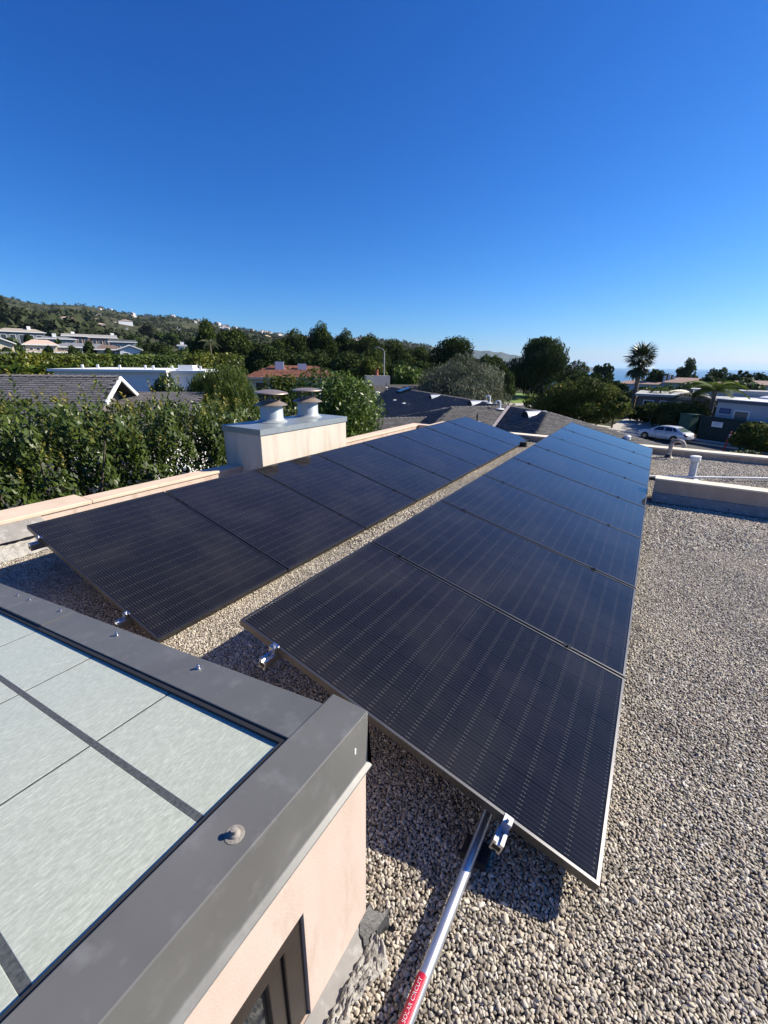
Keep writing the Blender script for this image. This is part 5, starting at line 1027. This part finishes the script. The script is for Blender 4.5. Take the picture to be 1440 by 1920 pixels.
def on_fence(px, py): 
    n = np.array([fn_[0], fn_[1], 0]); return gp(px, py, n, (FA[0] - fn_[0] * .07, FA[1] - fn_[1] * .07, 0))
def fence_sign(name, label, u0, u1, v0, v1, m, lines=0, linem=None):
    A0, A1 = on_fence(u0, v1), on_fence(u1, v1); zt_ = on_fence((u0 + u1) / 2, v0)[2]; w = np.linalg.norm((A1 - A0)[:2]); h = max(.2, zt_ - (A0[2] + A1[2]) / 2)
    o = thing(name, label, 'sign', tuple((A0 + A1) / 2), math.atan2(fd[1], fd[0])); b = MB(); b.box(-w / 2, w / 2, -.02, .02, 0, h); b.build('board', m, o, bevel=.015)
    for k in range(lines):
        z = h * (.72 - .24 * k); b = MB(); b.box(-w * .36, w * (.36 - .1 * (k % 2)), -.026, -.0205, z - h * .045, z + h * .045); b.build('print_line', linem, o)
fence_sign('notice_sign', 'white notice board with grey print hung on the screen fence', 1333, 1354, 791, 801, M_whitep, 2, mat('faint_print', (.35, .40, .48), None, .8))
fence_sign('notice_sign', 'tan notice board lower on the screen fence', 1389, 1412, 798, 808, mat('tan_board', (.36, .30, .24), (.28, .24, .2), .8), 0)
tr = thing('site_office', 'grey site office trailer with white roof edge and windows behind the screen fence', 'trailer', (FA[0] + fn_[0] * 1.6 + fd[0] * .2, FA[1] + fn_[1] * 1.6 + fd[1] * .2, fz), math.atan2(fd[1], fd[0]))
M_trail = mat('trailer_grey', (.40, .42, .46), (.36, .38, .42), .6, bump=.05); ht_ = 3.65
b = MB(); b.box(0, 12, 0, 3.2, .6, ht_); b.build('body', M_trail, tr); b = MB(); b.box(-.1, 12.1, -.12, 3.3, ht_ + .002, ht_ + .30); b.build('roof_edge', mat('dark_roof_edge', (.10, .105, .12), None, .6), tr); b = MB(); b.box(-.12, 12.12, -.14, 3.32, ht_ + .302, ht_ + .36); b.build('roof', M_whitep, tr)
b = MB()
for k in range(4): 
    wv = MB(); wv.tube([(1.2 + 3 * k, .5, .35), (1.2 + 3 * k, .7, .35)], .35, 14); wv.build('wheel', M_rubber, tr) if k in (1, 2) else None
for x in (2.5, 7.0): 
    b = MB(); b.box(x - .72, x + .72, -.05, -.003, 1.95, 3.05); w_ = b.build('window', M_whitep, tr); b = MB(); b.box(x - .6, x + .6, -.065, -.052, 2.07, 2.93); b.build('pane', mat('blind_window', (.20, .18, .15), (.10, .09, .08), .3, scale=3, stretch=(.3, 1, 6), bump=0), w_)
b = MB(); b.box(.35, 1.45, -.04, -.003, 2.62, 3.12); w_ = b.build('sign_plate', mat('navy_sign', (.035, .05, .16), None, .5), tr)
for k in range(2): b = MB(); b.box(.48, 1.32, -.05, -.041, 2.73 + .17 * k, 2.83 + .17 * k); b.build('print_line', mat('pale_blue_print', (.12, .17, .34), None, .6), w_)
b = MB(); b.box(.42, 1.25, -.03, -.003, 2.25, 2.52); w_ = b.build('sticker', mat('pale_sticker', (.50, .51, .52), None, .6), tr)
for k in range(3): b = MB(); b.box(.5 + .24 * k, .66 + .24 * k, -.04, -.031, 2.3, 2.46); b.build('print_line', mat('mauve_print', (.30, .28, .34), None, .6), w_)
p = gz(1357, 842, -5.1); pg = thing('marker_post', 'orange red marker post with white bands on the verge', 'marker post', tuple(p)); pg.rotation_euler = (0, .13, 0)
M_orange = mat('orange_plastic', (.50, .045, .02), (.42, .035, .015), .5, bump=0)
b = MB(); b.lathe([(.16, 0), (.15, .05), (.075, .07), (.065, 1.55), (.05, 1.6), (.01, 1.62)], 14); b.build('post', M_orange, pg, smooth=True)
for z in (1.0, 1.22): b = MB(); b.lathe([(.071, z), (.071, z + .13)], 14); b.build('band', M_whitep, pg, smooth=True)
p = gz(1290, 818, -5.1); bn = thing('green_cabinet', 'dark green upright cabinet beside the screen fence', 'cabinet', (FA[0] - fd[0] * 1.2, FA[1] - fd[1] * 1.2, -5.1), math.atan2(fd[1], fd[0]))
M_gcab = mat('green_cabinet_paint', (.02, .085, .06), (.016, .07, .05), .6); b = MB(); b.box(-.6, .6, -.55, .55, 0, 2.2); b.build('body', M_gcab, bn, bevel=.03); b = MB(); b.box(-.64, .64, -.6, .6, 2.202, 2.32); b.build('lid', M_gcab, bn, bevel=.03); b = MB(); b.box(-.45, .45, -.575, -.553, .15, 2.05); b.build('door', M_gcab, bn)

# white sedan
def car():
    o = thing('parked_car', 'white sedan parked in the street beside the screen fence', 'car', (car0[0], car0[1], -5.115), math.atan2(CF[1], CF[0]))
    M_car = mat('white_car_paint', (.72, .74, .77), None, .28, bump=0, coat=.6); M_cg = mat('car_glass', (.012, .014, .018), None, .05, bump=0, spec=.8); M_lamp = mat('tail_lamp', (.22, .02, .02), None, .2, bump=0)
    # stations: x, half width, sill z, bumper/deck top z
    st = [(-2.42, .60, .42, .70), (-2.36, .76, .30, .92), (-2.1, .86, .24, 1.03), (-1.7, .90, .22, 1.06), (-1.0, .915, .21, 1.0), (0, .915, .21, .97), (.9, .91, .21, .95), (1.35, .90, .22, .93), (1.8, .87, .23, .86), (2.2, .78, .26, .74), (2.38, .62, .32, .62), (2.43, .45, .38, .52)]
    V = []; Fc = []; ns = 9
    for x, w, z0, z1 in st:
        zm = z0 + (z1 - z0) * .62
        prof = [(0, z0), (w * .85, z0), (w * .985, z0 + .10), (w, z0 + (z1 - z0) * .45), (w * .985, zm + .06), (w * .93, z1 - .03), (w * .80, z1), (w * .4, z1 + .022), (0, z1 + .03)]
        V += [(x, y, z) for y, z in prof] + [(x, -y, z) for y, z in prof[-2:0:-1]]
    m = 2 * ns - 2
    for i in range(len(st) - 1):
        for k in range(m): Fc.append((i * m + k, i * m + (k + 1) % m, (i + 1) * m + (k + 1) % m, (i + 1) * m + k))
    b = MB(); b.v = V; b.f = Fc + [tuple(range(m - 1, -1, -1)), tuple(range((len(st) - 1) * m, len(st) * m))]; b.m = [0] * len(b.f); bd = b.build('body', M_car, o, smooth=True, autos=False)
    md = bd.modifiers.new('s', 'SUBSURF'); md.levels = 1; md.render_levels = 1
    # cabin: base ring at belt, roof ring
    belt = [(1.30, .80, .93), (.35, .86, .965), (-.6, .87, .99), (-1.35, .84, 1.03), (-1.95, .74, 1.06)]; roof = [(.38, .60, 1.40), (.05, .64, 1.455), (-.5, .655, 1.475), (-.95, .64, 1.45), (-1.28, .58, 1.385)]
    b = MB()
    for (x0, w0, z0), (x1, w1, z1) in zip(roof, roof[1:]):
        b.poly([(x0, w0, z0), (x0, 0, z0 + .02), (x1, 0, z1 + .02), (x1, w1, z1)]); b.poly([(x0, 0, z0 + .02), (x0, -w0, z0), (x1, -w1, z1), (x1, 0, z1 + .02)])
    for sg in (1, -1):
        for k in range(4):
            (a0, b0, c0), (a1, b1, c1), (d0, e0, f0), (d1, e1, f1) = belt[k], belt[k + 1], roof[k], roof[k + 1]; b.poly([(a0, sg * b0, c0), (a1, sg * b1, c1), (d1, sg * e1, f1), (d0, sg * e0, f0)])
    b.poly([(1.30, .80, .93), (1.30, -.80, .93), (.38, -.60, 1.40), (.38, 0, 1.42), (.38, .60, 1.40)]); b.poly([(-1.95, .74, 1.06), (-1.95, -.74, 1.06), (-1.28, -.58, 1.385), (-1.28, 0, 1.405), (-1.28, .58, 1.385)])
    b.build('cabin', M_car, o, smooth=True)
    def lerp(A, B, t): return np.array(A) * (1 - t) + np.array(B) * t
    for sg in (1, -1):
        S = lambda p: np.array([p[0], sg * (p[1] + .012), p[2] + .004])
        def side(u0, u1):
            q = []
            for u, v in ((u0, .12), (u1, .12), (u1, .86), (u0, .86)):
                k = min(3, int(u)); t = u - k; q.append(lerp(lerp(S(belt[k]), S(belt[k + 1]), t), lerp(S(roof[k]), S(roof[k + 1]), t), v))
            return q
        for nm, rngs in (('side_window', ((.42, 1.0), (1.0, 1.62))), ('side_window', ((1.72, 2.0), (2.0, 2.75))), ('side_window', ((2.85, 3.0), (3.0, 3.42)))):
            b = MB()
            for u0, u1 in rngs: b.poly(side(u0, u1))
            b.build(nm, M_cg, o)
    def inset(q, s=.88, out=(0, 0, 0)):
        c = np.mean(q, 0); return [c + (np.array(p) - c) * s + np.array(out) for p in q]
    b = MB(); b.poly(inset([(1.30, .80, .93), (1.30, -.80, .93), (.38, -.60, 1.40), (.38, .60, 1.40)], .9, (.012, 0, .014))); b.build('windscreen', M_cg, o)
    b = MB(); b.poly(inset([(-1.95, .74, 1.06), (-1.95, -.74, 1.06), (-1.28, -.58, 1.385), (-1.28, .58, 1.385)], .9, (-.012, 0, .016))); b.build('rear_window', mat('rear_glass', (.10, .14, .13), None, .08, bump=0, spec=.8), o)
    for sg in (1, -1):
        b = MB(); b.obox((-2.27, sg * .70, .80), (.12, 0, 0), (.04, sg * .10, 0), (0, 0, .09)); b.build('tail_light', M_lamp, o, bevel=.02)
        b = MB(); b.obox((2.2, sg * .62, .66), (.10, -sg * .05, 0), (.03, sg * .12, 0), (0, 0, .06)); b.build('headlight', mat('head_lamp', (.5, .52, .55), None, .1, bump=0), o, bevel=.02)
        b = MB(); b.obox((.72, sg * .98, 1.0), (.07, 0, 0), (0, .09, 0), (0, 0, .06)); b.build('wing_mirror', M_car, o, bevel=.02)
        for x in (1.42, -1.38):
            b = MB(); b.tube([(x, sg * .60, .34), (x, sg * .921, .34)], .375, 24); b.build('wheel_arch', M_dark, o)
            b = MB(); b.tube([(x, sg * .68, .325), (x, sg * .93, .325)], .325, 24); w = b.build('wheel', M_rubber, o, bevel=.02)
            b = MB(); b.tube([(x, sg * .90, .325), (x, sg * .936, .325)], .225, 20); b.build('rim', M_dark, w)
            for k in range(6):
                a = k * math.pi / 3; b = MB(); b.obox((x + .11 * math.cos(a), sg * .94, .325 + .11 * math.sin(a)), (.11 * math.cos(a), 0, .11 * math.sin(a)), (-.03 * math.sin(a), 0, .03 * math.cos(a)), (0, .008, 0)); b.build('spoke', M_alu, w)
    b = MB(); b.box(-2.445, -2.425, -.26, .26, .62, .74); b.build('number_plate', M_whitep, o); b = MB(); b.obox((-2.35, 0, .40), (.06, 0, 0), (0, .7, 0), (0, 0, .05)); b.build('bumper_trim', M_clamp, o)
    for x in (.38, -.62): b = MB(); b.box(x - .006, x + .006, .9, .921, .32, .92); b.build('door_seam', M_clamp, o)
    for x in (.0, -.98): b = MB(); b.box(x - .09, x + .09, .905, .935, .82, .85); b.build('door_handle', M_car, o)
car()

# ------------------------------------------------------------------ haze
hz = MB(); hz.box(-75000, 75000, -75000, 75000, -95, 240)
t = NT('haze'); t.n.remove(t.p); pv = t.N('ShaderNodeVolumePrincipled'); pv.inputs['Color'].default_value = (.55, .78, 1, 1); pv.inputs['Density'].default_value = 4.2e-5; pv.inputs['Anisotropy'].default_value = .2
t.L(pv.outputs[0], t.out.inputs['Volume']); o = hz.build('haze', t.m); tag(o, 'thin pale haze filling the air over the hills and sea', 'haze', kind='stuff')
